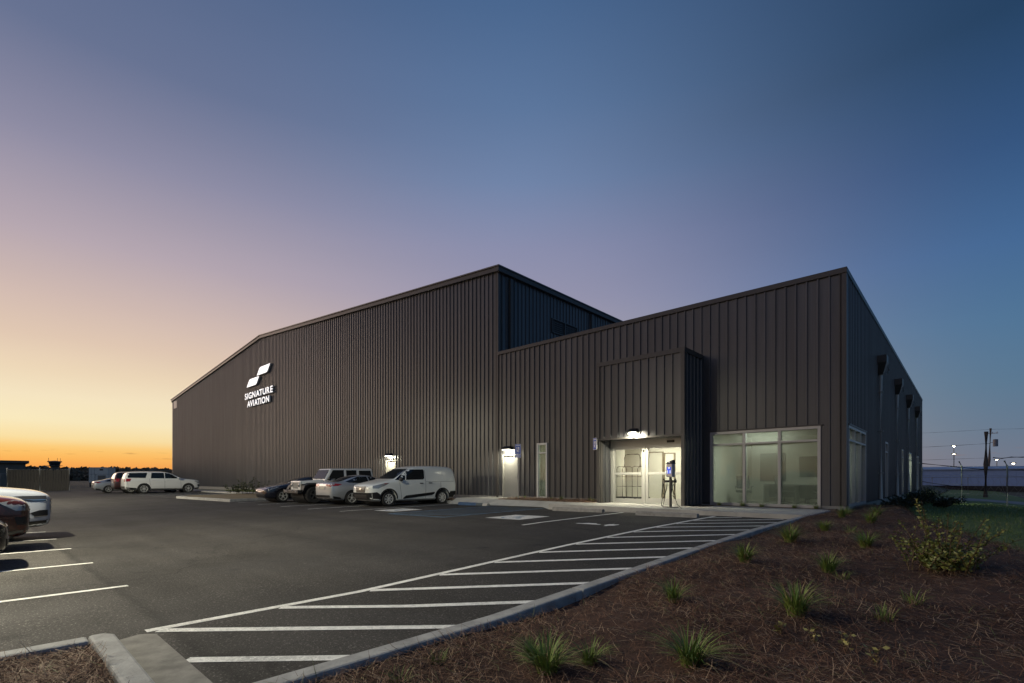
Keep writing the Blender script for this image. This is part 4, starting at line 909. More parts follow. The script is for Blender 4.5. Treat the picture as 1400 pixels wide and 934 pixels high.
# ---------------- three-box sedan
def sedan(X, Y, rz, label, P, name='sedan', sporty=False, rim='sport'):
    t = place(name, label, X, Y, rz, g(X, Y))
    h = -.02 if not sporty else -.07
    st = [(2.32, .34, .60, .58, .62, .46), (2.22, .22, .70, .79, .73, .6), (1.95, .17, .79, .88, .84, .66), (1.35, .17, .88, .90, .94, .70), (.98, .17, .92, .90, 1.0, .72), (.85, .17, .93, .90, 1.05, .70), (.35, .17, .95, .90, 1.32+h, .60), (-.15, .17, .96, .90, 1.45+h, .57), (-.85, .17, .98, .90, 1.44+h, .56), (-1.4, .17, 1.0, .895, 1.29+h, .57), (-1.80, .18, 1.02, .885, 1.10, .64), (-2.15, .2, 1.04, .86, 1.085, .68), (-2.30, .26, 1.0, .82, 1.05, .66), (-2.37, .38, .92, .74, .96, .56)]
    me = body_mesh(st, [(1.42, .32, .385), (-1.30, .32, .385)], P); link('body', me, t, False); bv = bvh_of(me)
    wheels(t, 1.42, -1.30, .885, .325, .215, rim)
    patch('windshield', bv, [(-.62, 1.02), (.62, 1.02), (.54, 1.38+h), (-.54, 1.38+h)], 'x', 1, M_CARGLASS, t)
    patch('rear_window', bv, [(-.58, 1.10), (.58, 1.10), (.50, 1.38+h), (-.50, 1.38+h)], 'x', -1, M_CARGLASS, t)
    both('side_window', bv, [(.82, 1.0), (.30, 1.27+h), (-.10, 1.365+h), (-.30, 1.37+h), (-.30, 1.01)], M_CARGLASS, t)
    both('side_window', bv, [(-.37, 1.01), (-.37, 1.37+h), (-.85, 1.355+h), (-1.30, 1.21+h), (-1.58, 1.10), (-1.42, 1.05)], M_CARGLASS, t)
    both('tail_light', bv, [(-2.02, .90), (-1.80, .98), (-2.1, 1.015), (-2.5, 1.0), (-2.5, .88)], M_RED, t, off=.008)
    for s in (1, -1): patch('tail_light', bv, sorted_poly([(s*.78, .86), (s*.36, .90), (s*.36, .97), (s*.80, .98)]), 'x', -1, M_RED, t, off=.010)
    patch('plate', bv, [(-.2, .74), (.2, .74), (.2, .86), (-.2, .86)], 'x', -1, M_PLATE, t, off=.012)
    patch('trunk_recess_shade', bv, [(-.3, .72), (.3, .72), (.34, .88), (-.34, .88)], 'x', -1, mat('recess_shade', tuple(c*.6 for c in P.node_tree.nodes['Principled BSDF'].inputs['Base Color'].default_value[:3]), .4), t, off=.006)  # shade of the plate recess, painted as a darker body colour
    patch('lower_bumper', bv, [(-.74, .25), (.74, .25), (.66, .46), (-.66, .46)], 'x', -1, M_DARK, t, off=.010)
    patch('bumper_strip', bv, [(-.74, .30), (.74, .30), (.74, .33), (-.74, .33)], 'x', -1, M_CHROME, t, off=.018)
    both('lower_bumper', bv, [(-1.75, .2), (-1.9, .36), (-2.45, .46), (-2.45, .2)], M_DARK, t, off=.009)
    both('headlight', bv, [(2.36, .66), (2.1, .64), (1.72, .78), (1.60, .83), (1.95, .80), (2.36, .73)], M_LAMPG, t, off=.008)
    patch('grille', bv, [(-.55, .27), (.55, .27), (.62, .46), (-.62, .46)], 'x', 1, M_DARK, t, off=.010)
    patch('upper_grille', bv, [(-.34, .58), (.34, .58), (.36, .64), (-.36, .64)], 'x', 1, M_DARK, t, off=.010)
    both('sill_trim', bv, [(.98, .17), (.95, .27), (-.85, .27), (-.85, .17)], M_DARK, t, off=.006)
    for a, b_ in (((.92, .30), (.86, .96)), ((-.335, .26), (-.335, 1.0)), ((-1.12, .70), (-1.25, 1.0)), ((-1.02, .30), (-1.12, .70))): both('panel_gap', bv, line(a, b_), M_SEAM, t, off=.003, depth=.006)
    handle(t, bv, -.10, .86, P); handle(t, bv, -1.05, .88, P); mirrors(t, .72, .84, .98, P); return t
def sorted_poly(p):
    c = (sum(a for a, _ in p)/len(p), sum(b for _, b in p)/len(p)); return sorted(p, key=lambda q: math.atan2(q[1]-c[1], q[0]-c[0]))
# ---------------- large sport utility
def suv(X, Y, rz, label, P, long=True, name='suv', rails=True, slit=False, nose=0.0, rim='suv'):
    t = place(name, label, X, Y, rz, g(X, Y)); k = 0 if long else .55
    def sx(x): return x if x > -.2 else (-.2+(x+.2)*(1-k*.22))
    st = [(2.84, .46, .96, .72, .99, .58), (2.76, .32, 1.08, .91, 1.12, .7), (2.45, .28, 1.15, .985, 1.21, .76), (1.75, .28, 1.2, 1.0, 1.27, .8), (1.42, .28, 1.22, 1.0, 1.31, .8), (1.26, .28, 1.22, 1.0, 1.38, .79), (.78, .28, 1.23, 1.0, 1.70, .76), (.42, .28, 1.24, 1.0, 1.85, .745), (-.1, .28, 1.25, 1.0, 1.905, .74), (-1.8, .28, 1.26, 1.0, 1.90, .735), (-2.4, .3, 1.26, .995, 1.87, .725), (-2.62, .32, 1.25, .98, 1.78, .715), (-2.76, .36, 1.22, .95, 1.50, .70), (-2.83, .46, 1.12, .90, 1.22, .68)]
    st = [(sx(s[0]),)+s[1:] for s in st]; fa, ra = 1.87, sx(-1.47)
    me = body_mesh(st, [(fa, .41, .49), (ra, .41, .49)], P); link('body', me, t, False); bv = bvh_of(me)
    wheels(t, fa, ra, .985, .405, .27, rim)
    S = lambda poly: [(sx(a), b) for a, b in poly]
    patch('windshield', bv, [(-.72, 1.34), (.72, 1.34), (.64, 1.80), (-.64, 1.80)], 'x', 1, M_CARGLASS, t)
    patch('rear_window', bv, [(-.68, 1.30), (.68, 1.30), (.62, 1.74), (-.62, 1.74)], 'x', -1, M_CARGLASS, t)
    both('side_window', bv, S([(1.12, 1.31), (.55, 1.69), (.30, 1.79), (.08, 1.80), (.08, 1.31)]), M_CARGLASS, t)
    both('side_window', bv, S([(.01, 1.31), (.01, 1.80), (-.90, 1.80), (-.98, 1.31)]), M_CARGLASS, t)
    both('side_window', bv, S([(-1.36, 1.34), (-1.20, 1.80), (-2.42, 1.77), (-2.58, 1.70), (-2.60, 1.36)]), M_CARGLASS, t)
    both('tail_light', bv, S([(-2.36, 1.28), (-2.46, 1.04), (-2.95, 1.0), (-2.95, 1.30)]), M_RED, t, off=.009)
    for s in (1, -1): patch('tail_light', bv, sorted_poly([(s*.92, 1.02), (s*.70, 1.05), (s*.72, 1.27), (s*.92, 1.28)]), 'x', -1, M_RED, t, off=.010)
    patch('plate', bv, [(-.2, .88), (.2, .88), (.2, 1.02), (-.2, 1.02)], 'x', -1, M_PLATE, t, off=.012)
    patch('rear_bumper', bv, [(-.9, .36), (.9, .36), (.86, .62), (-.86, .62)], 'x', -1, M_DARK, t, off=.010)
    both('lower_cladding', bv, [(fa-.5, .24), (fa-.5, .42), (ra+.5, .42), (ra+.5, .24)], M_DARK, t, off=.010)
    both('rear_bumper', bv, S([(-1.98, .28), (-2.0, .48), (-2.95, .56), (-2.95, .28)]), M_DARK, t, off=.009)
    both('front_bumper', bv, [(2.38, .26), (2.42, .46), (2.95, .50), (2.95, .26)], M_DARK, t, off=.010)
    patch('front_bumper', bv, [(-.85, .28), (.85, .28), (.85, .50), (-.85, .50)], 'x', 1, M_DARK, t, off=.011)
    if slit:
        both('headlight', bv, [(2.95, .94), (2.45, .93), (2.02, 1.045), (2.30, 1.06), (2.95, 1.055)], mat('slit_lamp', (.045, .042, .04), .15, coat=.8), t, off=.009)
        both('lamp_edge', bv, [(2.92, .955), (2.5, .95), (2.3, .99), (2.5, .975), (2.92, .98)], M_CHROME, t, off=.016)
        both('fog_recess', bv, [(2.95, .60), (2.52, .58), (2.44, .66), (2.60, .72), (2.95, .73)], M_DARK, t, off=.009)
        both('fog_trim', bv, [(2.95, .585), (2.5, .565), (2.5, .58), (2.95, .60)], M_CHROME, t, off=.014)
    else:
        both('headlight', bv, [(2.95, .90), (2.60, .90), (2.34, 1.08), (2.55, 1.12), (2.95, 1.08)], M_LAMPG, t, off=.009)
        both('fog_recess', bv, [(2.95, .60), (2.62, .60), (2.58, .76), (2.95, .76)], M_DARK, t, off=.009)
    patch('grille', bv, [(-.52, .62), (.52, .62), (.56, .98), (-.56, .98)], 'x', 1, M_DARK, t, off=.010)
    for z in (.70, .80, .90): patch('grille_bar', bv, [(-.5, z-.014), (.5, z-.014), (.5, z+.014), (-.5, z+.014)], 'x', 1, M_CHROME, t, off=.022)
    for a, b_ in (((1.30, .44), (1.24, 1.26)), ((.045, .44), (.045, 1.28)), ((-1.02, .60), (-1.08, 1.28)), ((-2.58, .6), (-2.64, 1.2))): both('panel_gap', bv, line((sx(a[0]), a[1]), (sx(b_[0]), b_[1]), .014), M_SEAM, t, off=.003, depth=.006)
    handle(t, bv, .28, 1.13, P, .22); handle(t, bv, sx(-.80), 1.14, P, .22); mirrors(t, 1.05, .95, 1.33, P, 1.25)
    if rails:
        for s in (1, -1):
            b = MB(); b.tube([(.1, s*.66, 1.90), (.0, s*.66, 1.965), (sx(-2.2), s*.655, 1.95), (sx(-2.32), s*.655, 1.87)], .022, 6); b.build('roof_rail', mat('rail_metal', (.4, .4, .4), .35, .5), t, world=False, smooth=True)
    return t
# ---------------- boxy off-roader
def jeep(X, Y, rz, label, P, flare):
    t = place('off_roader', label, X, Y, rz, g(X, Y))
    b = MB(); b.prism([(1.0, -.74, .55), (1.0, .74, .55), (1.0, .76, 1.16), (1.0, -.76, 1.16)], (-2.95, 0, 0)); body = b.build('body', P, t, world=False, bevel=.05)
    h = MB(); h.add([(1.02, -.70, .62), (1.02, .70, .62), (1.02, .68, 1.20), (1.02, -.68, 1.20), (2.12, -.55, .62), (2.12, .55, .62), (2.12, .53, 1.12), (2.12, -.53, 1.12)], [(0, 1, 2, 3), (4, 7, 6, 5), (0, 4, 5, 1), (1, 5, 6, 2), (2, 6, 7, 3), (3, 7, 4, 0)]); h.build('hood', P, t, world=False, bevel=.04)
    gr = MB().box(2.125, 2.19, -.56, .56, .66, 1.13).build('grille', P, t, world=False, bevel=.03)
    for k in range(7): MB().box(2.186, 2.196, -.255+k*.085-.024, -.255+k*.085+.024, .74, 1.05).build('grille_slot', M_DARK, gr, world=False, bevel=.006)
    for s in (1, -1):
        hd = MB().lathe([(.001, .03), (.085, .025), (.10, 0), (.10, -.03)], (2.19, s*.415, .93), 'x', 18).build('headlight', M_LAMPG, t, world=False, smooth=True)
        MB().lathe([(.098, .0), (.125, .012), (.125, -.02)], (2.185, s*.415, .93), 'x', 18).build('bezel', M_DARK, hd, world=False)
        for xa in (1.62, -1.33):                                        # wide fender flares over each wheel
            f = MB(); pr = [(-.62, .60), (-.50, .93), (-.30, 1.04), (.30, 1.04), (.52, .93), (.62, .72)]
            for (a, c), (d_, e) in zip(pr[:-1], pr[1:]): f.add([(xa+a, s*.70, c), (xa+d_, s*.70, e), (xa+d_, s*.97, e-.03), (xa+a, s*.97, c-.03), (xa+a, s*.70, c-.06), (xa+d_, s*.70, e-.06), (xa+d_, s*.97, e-.10), (xa+a, s*.97, c-.10)], [(0, 1, 2, 3), (4, 7, 6, 5), (3, 2, 6, 7), (0, 4, 5, 1)])
            f.build('fender_flare', flare, t, world=False)
            MB().box(xa-.55, xa+.55, s*.60-.09, s*.60+.09, .62, .98).build('wheel_house', M_DARK, t, world=False)
    bp = MB(); bp.box(2.22, 2.46, -.86, .86, .50, .68); bp.box(2.05, 2.24, -.40, .40, .45, .64); bp.build('front_bumper', M_DARK, t, world=False, bevel=.025)
    for s in (1, -1):
        b = MB(); b.tube([(2.46, s*.32, .66), (2.52, s*.32, .66), (2.52, s*.32, .58), (2.46, s*.32, .58)], .016, 6); b.build('tow_hook', M_CHROME, t, world=False)
        MB().lathe([(.001, .02), (.045, .018), (.055, 0)], (2.46, s*.62, .60), 'x', 12).build('fog_light', M_LAMPG, t, world=False)
    MB().box(-2.12, -1.97, -.80, .80, .48, .66).build('rear_bumper', M_DARK, t, world=False, bevel=.02)
    MB().box(-.75, 1.05, -.80, .80, .40, .50).build('side_step', M_DARK, t, world=False, bevel=.02)
    # glasshouse: sloped windscreen frame and a hard top with pillars
    c = MB(); c.add([(.98, -.74, 1.165), (.98, .74, 1.165), (.62, .66, 1.78), (.62, -.66, 1.78), (-1.92, -.74, 1.165), (-1.92, .74, 1.165), (-1.82, .66, 1.82), (-1.82, -.66, 1.82)], [(0, 1, 2, 3), (4, 7, 6, 5), (0, 4, 5, 1), (1, 5, 6, 2), (2, 6, 7, 3), (3, 7, 4, 0)]); c.build('hard_top', P, t, world=False, bevel=.05)
    def onside(poly, s, nm, m, d=.012):
        pts = [(x, s*(.74-(z-1.165)*.08/.63+.002), z) for x, z in poly]; q = MB(); q.prism(pts, (0, s*d, 0)); q.build(nm, m, t, world=False)
    for s in (1, -1):
        onside([(.80, 1.24), (.52, 1.70), (-.10, 1.71), (-.10, 1.24)], s, 'side_window', M_CARGLASS); onside([(-.24, 1.26), (-.24, 1.70), (-.84, 1.71), (-.84, 1.26)], s, 'side_window', M_CARGLASS); onside([(-1.0, 1.28), (-1.0, 1.69), (-1.72, 1.70), (-1.78, 1.28)], s, 'side_window', M_CARGLASS)
        for x in (.93, -.17, -.92): MB().box(x-.006, x+.006, s*.752-.012, s*.752+.012, .60, 1.12).build('panel_gap', M_SEAM, t, world=False)
        for x in (0.02, -.75): MB().box(x-.09, x+.09, s*.775-.015, s*.775+.015, 1.02, 1.06).build('door_handle', M_DARK, t, world=False)
        MB().box(-2.0, -1.955, s*.68-.07, s*.68+.07, .86, 1.06).build('tail_light', M_RED, t, world=False, bevel=.01)
    w = MB(); w.prism([(.945, -.62, 1.24), (.945, .62, 1.24), (.672, .57, 1.71), (.672, -.57, 1.71)], (.012, 0, .007)); w.build('windshield', M_CARGLASS, t, world=False)
    w = MB(); w.prism([(-1.912, -.58, 1.26), (-1.912, .58, 1.26), (-1.845, .54, 1.70), (-1.845, -.54, 1.70)], (-.014, 0, 0)); w.build('rear_window', M_CARGLASS, t, world=False)
    for y in (-.25, .25): MB().tube([(.98, y, 1.22), (.90, y+.28, 1.30)], .008, 4).build('wiper', M_DARK, t, world=False)
    wheels(t, 1.62, -1.33, .95, .42, .26, 'offroad', mat('dark_rim', (.10, .10, .10), .35, .6)); mirrors(t, .80, .76, 1.25, M_DARK, 1.2)
    sp = wheel(t, -2.10, 0, .42, .24, 'offroad', MATS['dark_rim'], 1); sp.name = 'spare_wheel'; sp.location = (-2.10, 0, 1.0); sp.rotation_euler = (0, 0, pi/2)
    return t
SX = -19.98
cargo_van(SX, 14.05, DOWN, 'small white cargo van with black bumper parked nose out beside the blue access aisle')
sedan(-22.70, 13.55, UP, 'silver sedan parked nose in between the white van and the boxy off-roader', paint('silver', (.42, .44, .46), .3, .45))
jeep(-25.35, 13.25, DOWN, 'white boxy off-roader with slotted grille and black fender flares in the row by the hangar', paint('white', (.72, .72, .70)), mat('flare_black', (.02, .02, .02), .6))
sedan(-27.9, 12.55, DOWN, 'low dark navy car at the far end of the row, next to the planted island', paint('navy', (.011, .012, .021), .22, .1), name='sport_sedan', sporty=True)
suv(-53.75, 11.3, UP, 'long white sport utility vehicle parked nose in near the far corner of the hangar', paint('white', (.72, .72, .70)))
suv(-56.5, 10.7, UP, 'dark maroon sport utility vehicle half hidden behind the long white one', paint('maroon', (.040, .012, .012), .3), long=False)
sedan(-60.0, 9.6, UP, 'pale silver sedan farthest along the row beyond the maroon vehicle', paint('silver', (.42, .44, .46), .3, .45))
suv(-17.0, -1.62, UP, 'pale grey blue sport utility vehicle with slit headlamps, its nose at the photo edge', paint('pale', (.50, .53, .60), .25, .2), slit=True, name='suv')
bs = suv(-14.28, -1.85, UP, 'dark red sport utility vehicle between the pale blue one and the dark bumper', paint('dark_red', (.055, .012, .009), .2), long=False, rails=False); bs.scale = (.9, .9, .9)
sedan(-11.55, -1.98, UP, 'black car of which only the rounded front bumper shows, nearest at the photo edge', paint('black', (.014, .010, .010), .18))
suv(-8.95, -3.9, UP, 'dark parked vehicle casting its shadow over the nearest stall line', paint('charcoal', (.03, .03, .03), .3), long=False)

# ================================================================== SMALL THINGS NEAR THE DOORS
def parking_sign(x, y, z0, label, rz=0.0, lower=True, post=True):
    t = thing('parking_sign', (x, y, z0), label, 'sign', rz, group='blue accessible parking signs')
    if post: MB().box(-.025, .025, -.012, .012, -.2, 2.5).build('post', M_STEEL, t, world=False)
    else: MB().box(-.02, .17, -.014, .006, 2.1, 2.46).build('bracket', M_STEEL, t, world=False)
    def plate(zc, w, h, nm):
        b = MB(); b.prism([(px, -.020, zc+pz) for px, pz in rounded([(-w/2, -h/2), (w/2, -h/2), (w/2, h/2), (-w/2, h/2)], [.025]*4, 3)], (0, .005, 0)); p = b.build(nm, M_SIGNW, t, world=False)
        b = MB(); b.prism([(px, -.0225, zc+pz) for px, pz in rounded([(-w/2+.012, -h/2+.012), (w/2-.012, -h/2+.012), (w/2-.012, h/2-.012), (-w/2+.012, h/2-.012)], [.02]*4, 3)], (0, .002, 0)); b.build('blue_face', M_SIGNB, p, world=False); return p
    p = plate(2.28, .30, .46, 'sign_plate')
    b = MB(); b.box(-.075, .075, -.0245, -.0235, 2.14, 2.38); b.build('white_panel', M_SIGNW, p, world=False)
    q = MB()
    for poly in isa_shape(0, 2.26, .24): q.prism([(u, -.0262, v) for u, v in poly], (0, .001, 0))
    q.build('symbol', M_SIGNB, p, world=False)
    MB().box(-.11, .11, -.0245, -.0235, 2.435, 2.462).build('text_line', M_SIGNW, p, world=False)
    if lower:
        p2 = plate(1.965, .30, .15, 'lower_plate')
        for z in (1.985, 1.945): MB().box(-.09, .09, -.0245, -.0235, z-.012, z+.012).build('text_line', M_SIGNW, p2, world=False)
    return t
parking_sign(-15.05, 16.7, .03, 'blue accessible parking sign on a post in front of the grey door', .25)
parking_sign(-10.585, 16.20, .03, 'narrow blue accessible parking sign fixed to the corner of the entrance block', -.55, False, False)
def charger():
    t = thing('vehicle_charger', (-7.04, 15.15, WALK_Z), 'slim twin cable electric vehicle charger with blue screen before the entrance', 'charger', -.35)
    MB().box(-.20, .20, -.15, .15, 0, .02).build('base_plate', M_DARK, t, world=False)
    MB().box(-.036, .036, -.03, .03, .02, .98).build('post', mat('charger_post', (.03, .03, .032), .4), t, world=False, bevel=.012)
    SV = mat('charger_silver', (.36, .37, .40), .35, .4)
    hd = MB().box(-.13, .13, -.07, .07, .98, 1.42).build('head', SV, t, world=False, bevel=.025)
    b = MB(); b.add([(-.135, -.09, 1.40), (.135, -.09, 1.40), (.135, .09, 1.40), (-.135, .09, 1.40), (-.10, -.03, 1.47), (.12, -.03, 1.53), (.12, .06, 1.53), (-.10, .06, 1.47)], [(3, 2, 1, 0), (4, 5, 6, 7), (0, 1, 5, 4), (1, 2, 6, 5), (2, 3, 7, 6), (3, 0, 4, 7)]); b.build('cap', M_DARK, t, world=False)
    MB().lathe([(.001, -.005), (.022, -.005), (.022, 0)], (0, -.062, 1.45), 'y', 10).build('cap_lamp', mat('status_white', (.9, .9, 1), .3, emit=.7), t, world=False)
    MB().box(-.085, .085, -.076, -.071, 1.09, 1.30).build('screen', mat('screen_blue', (.02, .06, .5), .2, emit=.75, ecol=(.03, .10, .75)), t, world=False)
    wmat = mat('screen_white', (.7, .8, 1), .3, emit=.9, ecol=(.7, .8, 1))
    for a, b_, c, d in ((-.03, .05, 1.255, 1.30), (-.085, -.05, 1.07, 1.19), (.05, .085, 1.07, 1.19)): MB().box(a*.85, b_*.85, -.0785, -.0765, max(c, 1.10), min(d, 1.29)).build('screen_mark', wmat, t, world=False)
    for s in (-1, 1):
        h = MB(); h.box(s*.16-.06, s*.16+.06, -.06, .05, .80, .88); h.tube([(s*.16, -.02, .84), (s*.25, -.05, .90)], [.032, .026], 8); h.build('holster', M_DARK, t, world=False, bevel=.01)
        c = MB(); k = s; pts = []
        for i in range(41):
            q = i/40; pts.append((k*(.20+.11*sin(q*9.5+.6)*(.6+.4*q)), -.07-.03*cos(q*7), .84-.62*abs(sin(q*pi*2.2))*(.55+.45*q)-.04*q))
        pts += [(k*.30, -.08, .20), (k*.33, -.08, .05), (k*.27, -.07, .03), (k*.23, -.05, .2), (k*.2, -.05, .55)] if s < 0 else [(.27, -.08, .3), (.40, -.1, .10), (.55, -.12, .02), (.62, -.16, .015)]
        sm = []
        for i in range(len(pts)-1):
            for q in (0, .5): sm.append(tuple(Vector(pts[i]).lerp(Vector(pts[i+1]), q)))
        sm.append(pts[-1]); c.tube(sm, .013, 6); c.build('cable', M_DARK, t, world=False, smooth=True)
    return t
charger()

# ================================================================== PLANTS
M_TUFT = mat('tuft_green', (.10, .19, .032), .6, var=.35, vscale=9, col2=(.22, .27, .05))
M_TUFTD = mat('tuft_straw', (.30, .23, .11), .8, var=.3, vscale=9)
M_LEAF = mat('shrub_leaf', (.11, .15, .03), .5, var=.4, vscale=6, col2=(.24, .24, .06))
M_STEM = mat('shrub_stem', (.15, .10, .05), .8)
def blades(n, rad, h, spread, dry=.12, w=.008, seed=0, segs=4):
    """n curved blades of grass from a clump; one mesh, two materials"""
    r = np.random.default_rng(seed); V = []; F = []; MI = []
    for i in range(n):
        a = r.uniform(0, 2*pi); d = rad*math.sqrt(r.uniform()); x0, y0 = d*cos(a), d*sin(a); dirn = a+r.normal(0, .5); ln = h*r.uniform(.35, 1.2); lean = spread*r.uniform(.2, 1.1); w_ = w*r.uniform(.6, 1.2)
        tx, ty = -sin(dirn), cos(dirn); o = len(V); dr = r.uniform() < dry
        if dr: lean *= 1.5
        for s in range(segs+1):
            q = s/segs; out = lean*ln*q**1.8; z = ln*(q-.42*min(1.3, lean)*q**2.6); ww = w_*(1-q)**.7*.5+.0004
            px, py = x0+cos(dirn)*out, y0+sin(dirn)*out
            V += [(px+tx*ww, py+ty*ww, z), (px-tx*ww, py-ty*ww, z)]
        for s in range(segs): F.append((o+2*s, o+2*s+1, o+2*s+3, o+2*s+2)); MI.append(1 if dr else 0)
    return tri_mesh('grass_tuft', np.array(V), np.array(F), [M_TUFT, M_TUFTD], MI)
TM = [blades(230, .07, .33, 1.0, .12, .0125, s) for s in range(3)]+[blades(150, .05, .25, 1.0, .15, .011, s+5) for s in range(3)]+[blades(60, .08, .16, .9, .35, .008, s+9) for s in range(2)]
def tuft(x, y, k, sc_, label, z=None, group='grass tufts in the pine straw bed', name='grass_tuft'):
    o = link(name, TM[k]); o.location = (x, y, (bed_side(x, y) if z is None else z)-.01); s = .9*sc_*random.uniform(.9, 1.1); o.scale = (s, s, s*random.uniform(.9, 1.1)); o.rotation_euler = (0, 0, random.uniform(0, 6.28)); return tag(o, label, 'grass tuft', group)
TL = [(-2.0, 2.50, 0, 1.0, 'largest grass tuft at the bottom, spiky, close to the kerb'), (-1.86, 2.78, 4, .9, 'small tuft just behind the large spiky one by the kerb'), (-2.24, 2.62, 5, .8, 'pale thin tuft between the kerb and the large spiky one'),
      (-1.30, 3.10, 1, 1.0, 'spiky green tuft at the bottom with one long pale blade'), (-1.02, 4.48, 2, 1.0, 'round spiky tuft alone in the middle of the straw'), (-2.01, 4.40, 3, 1.15, 'narrow upright tuft in the straw, third along the kerb'),
      (-2.06, 6.55, 1, .95, 'bushy tuft nearest the kerb halfway along the bed'), (-1.19, 6.70, 2, .95, 'spreading tuft left of the big leafy shrub'), (-1.02, 6.5, 6, 1.0, 'low dry tuft touching the spreading one by the leafy shrub'),
      (-2.12, 8.95, 0, 1.15, 'wide yellow green tuft, the bulkiest in the upper bed'), (-1.12, 8.95, 1, 1.0, 'round green tuft in the upper bed facing the leafy shrub'), (-2.0, 10.9, 2, 1.0, 'bright tuft by the kerb below the end of the walk'),
      (-1.55, 10.6, 7, 1.2, 'thin low tuft between two round ones in the upper bed'), (-1.47, 12.5, 0, 1.0, 'round bright tuft near the dark side wall'), (-2.2, 13.9, 3, 1.2, 'small tuft near the end of the walk'), (-2.35, 15.6, 4, 1.2, 'tuft right below the corner of the building'), (-1.75, 15.9, 5, 1.5, 'dark tuft at the foot of the side wall'),
      (-2.55, 1.75, 7, .9, 'few sparse yellow blades against the kerb at the bottom'), (-2.62, 2.1, 6, .8, 'short grass sprig at the kerb edge'), (-.5, 4.9, 6, .9, 'small green sprig among the straw at the lower corner'), (-.35, 5.6, 7, 1.0, 'low green sprig below the big leafy shrub')]
for i, (x, y, k, s, lab) in enumerate(TL): tuft(x, y, k, s, lab)
WB = [(-6.4, 17.62, 'tuft at the foot of the big window, leftmost pane'), (-5.62, 17.6, 'tuft at the foot of the first window post'), (-5.0, 17.55, 'dark tuft at the foot of the middle pane'), (-4.05, 17.6, 'small tuft at the foot of the rightmost pane'), (-3.45, 17.6, 'tuft at the outer post of the big window'),
      (-15.6, 17.3, 'small green tuft beside the grey door'), (-15.2, 17.35, 'larger green tuft between the grey door and the slim window'), (-13.6, 17.3, 'small tuft just beyond the slim window'), (-12.9, 17.1, 'tuft in the straw halfway from slim window to entrance'), (-11.5, 17.2, 'leafy tuft in the straw near the entrance block'), (-11.15, 16.9, 'second tuft in the straw nearest the entrance block')]
for x, y, lab in WB: tuft(x, y, random.choice((3, 4, 5)), .9, lab, .02 if x < -8 else .0, 'grass tufts along the front wall')
def shrub(name, loc, label, cat, stems, leaf, ls=(.03, .06), seed=1, group=None):
    """stems: (dx, dy, height, curve) ; leaves set along every stem"""
    r = np.random.default_rng(seed); t = thing(name, loc, label, cat, group=group); sb = MB(); LV = []; LF = []
    for dx_, dy_, h, n, x0, y0 in stems:
        pts = [];
        for i in range(7):
            q = i/6; pts.append(Vector((x0+dx_*q**1.3, y0+dy_*q**1.3, h*(q-.12*q*q*abs(dx_+dy_)))))
        sb.tube(pts, [.011*(1-.6*i/6) for i in range(7)], 5)
        for j in range(n):
            q = r.uniform(.12, 1.0)**.8; f = q*6; i = min(5, int(f)); p = pts[i].lerp(pts[i+1], f-i)
            az = r.uniform(0, 2*pi); L_ = r.uniform(*ls)*(1.1-.3*q); up = r.uniform(-.1, .9); d = Vector((cos(az), sin(az), up)).normalized(); s = d.cross(Vector((r.normal(), r.normal(), r.normal()+.5))).normalized(); p = p+d*r.uniform(.0, .008)
            o = len(LV); w = L_*.30; nrm = d.cross(s)*L_*.12
            LV += [p, p+d*L_*.5+s*w+nrm, p+d*L_, p+d*L_*.5-s*w+nrm]; LF += [(o, o+1, o+2, o+3)]
    sb.build('stem', M_STEM, t, world=False, fix=False)
    me = tri_mesh('foliage', np.array([v[:] for v in LV]), np.array(LF), leaf); link('foliage', me, t, False); return t
R2 = np.random.default_rng(3)
st = [(R2.normal(0, .22), R2.normal(0, .22), R2.uniform(.12, .36), 40, R2.normal(0, .16), R2.normal(0, .16)) for _ in range(46)]+[(R2.normal(.05, .30), R2.normal(.1, .25), R2.uniform(.35, .58), 22, R2.normal(0, .14), R2.normal(0, .14)) for _ in range(16)]+[(-.20, .10, .78, 46, -.12, .05), (-.13, .12, .74, 36, -.12, .05), (.02, .1, .62, 28, 0, 0), (.28, .30, .60, 26, .1, .1), (.45, .25, .50, 26, .1, 0), (.62, .38, .40, 22, .1, .1), (.10, .25, .52, 24, 0, .1), (-.35, .05, .30, 26, -.1, 0), (.5, .5, .5, 20, .1, .1), (-.05, .3, .55, 24, 0, 0)]
shrub('leafy_shrub', (-.18, 7.35, bed_side(-.18, 7.35)), 'big sprawling yellow green shrub with tall shoots in the straw bed', 'shrub', [(a*.84, b*.84, h*1.06, int(n*1.35), x*.92, y*.92) for a, b, h, n, x, y in st], M_LEAF, (.026, .058), 4)
M_WEED = mat('weed_leaf', (.32, .29, .10), .7, var=.3, vscale=12)
for i, (x, y, h, lab) in enumerate([(-.60, 3.92, .13, 'pale drooping weed seedling with three broad leaves, near the lower corner'), (-.80, 3.95, .12, 'pale weed seedling with a bent stem beside the three leaved one'), (-1.02, 4.0, .08, 'tiny pale weed seedling farthest from the lower corner'), (-.42, 3.72, .12, 'reddish weed seedling closest to the lower corner')]):
    shrub('weed', (x, y, bed_side(x, y)), lab, 'weed', [(.03, .02, h, 4, 0, 0), (-.03, .03, h*.8, 3, 0, 0), (.02, -.04, h*.6, 3, .01, 0)], M_WEED, (.035, .055), 20+i, 'weed seedlings in the pine straw')
M_DKLEAF = mat('dark_leaf', (.018, .026, .010), .6, var=.4, vscale=5, col2=(.035, .045, .014))
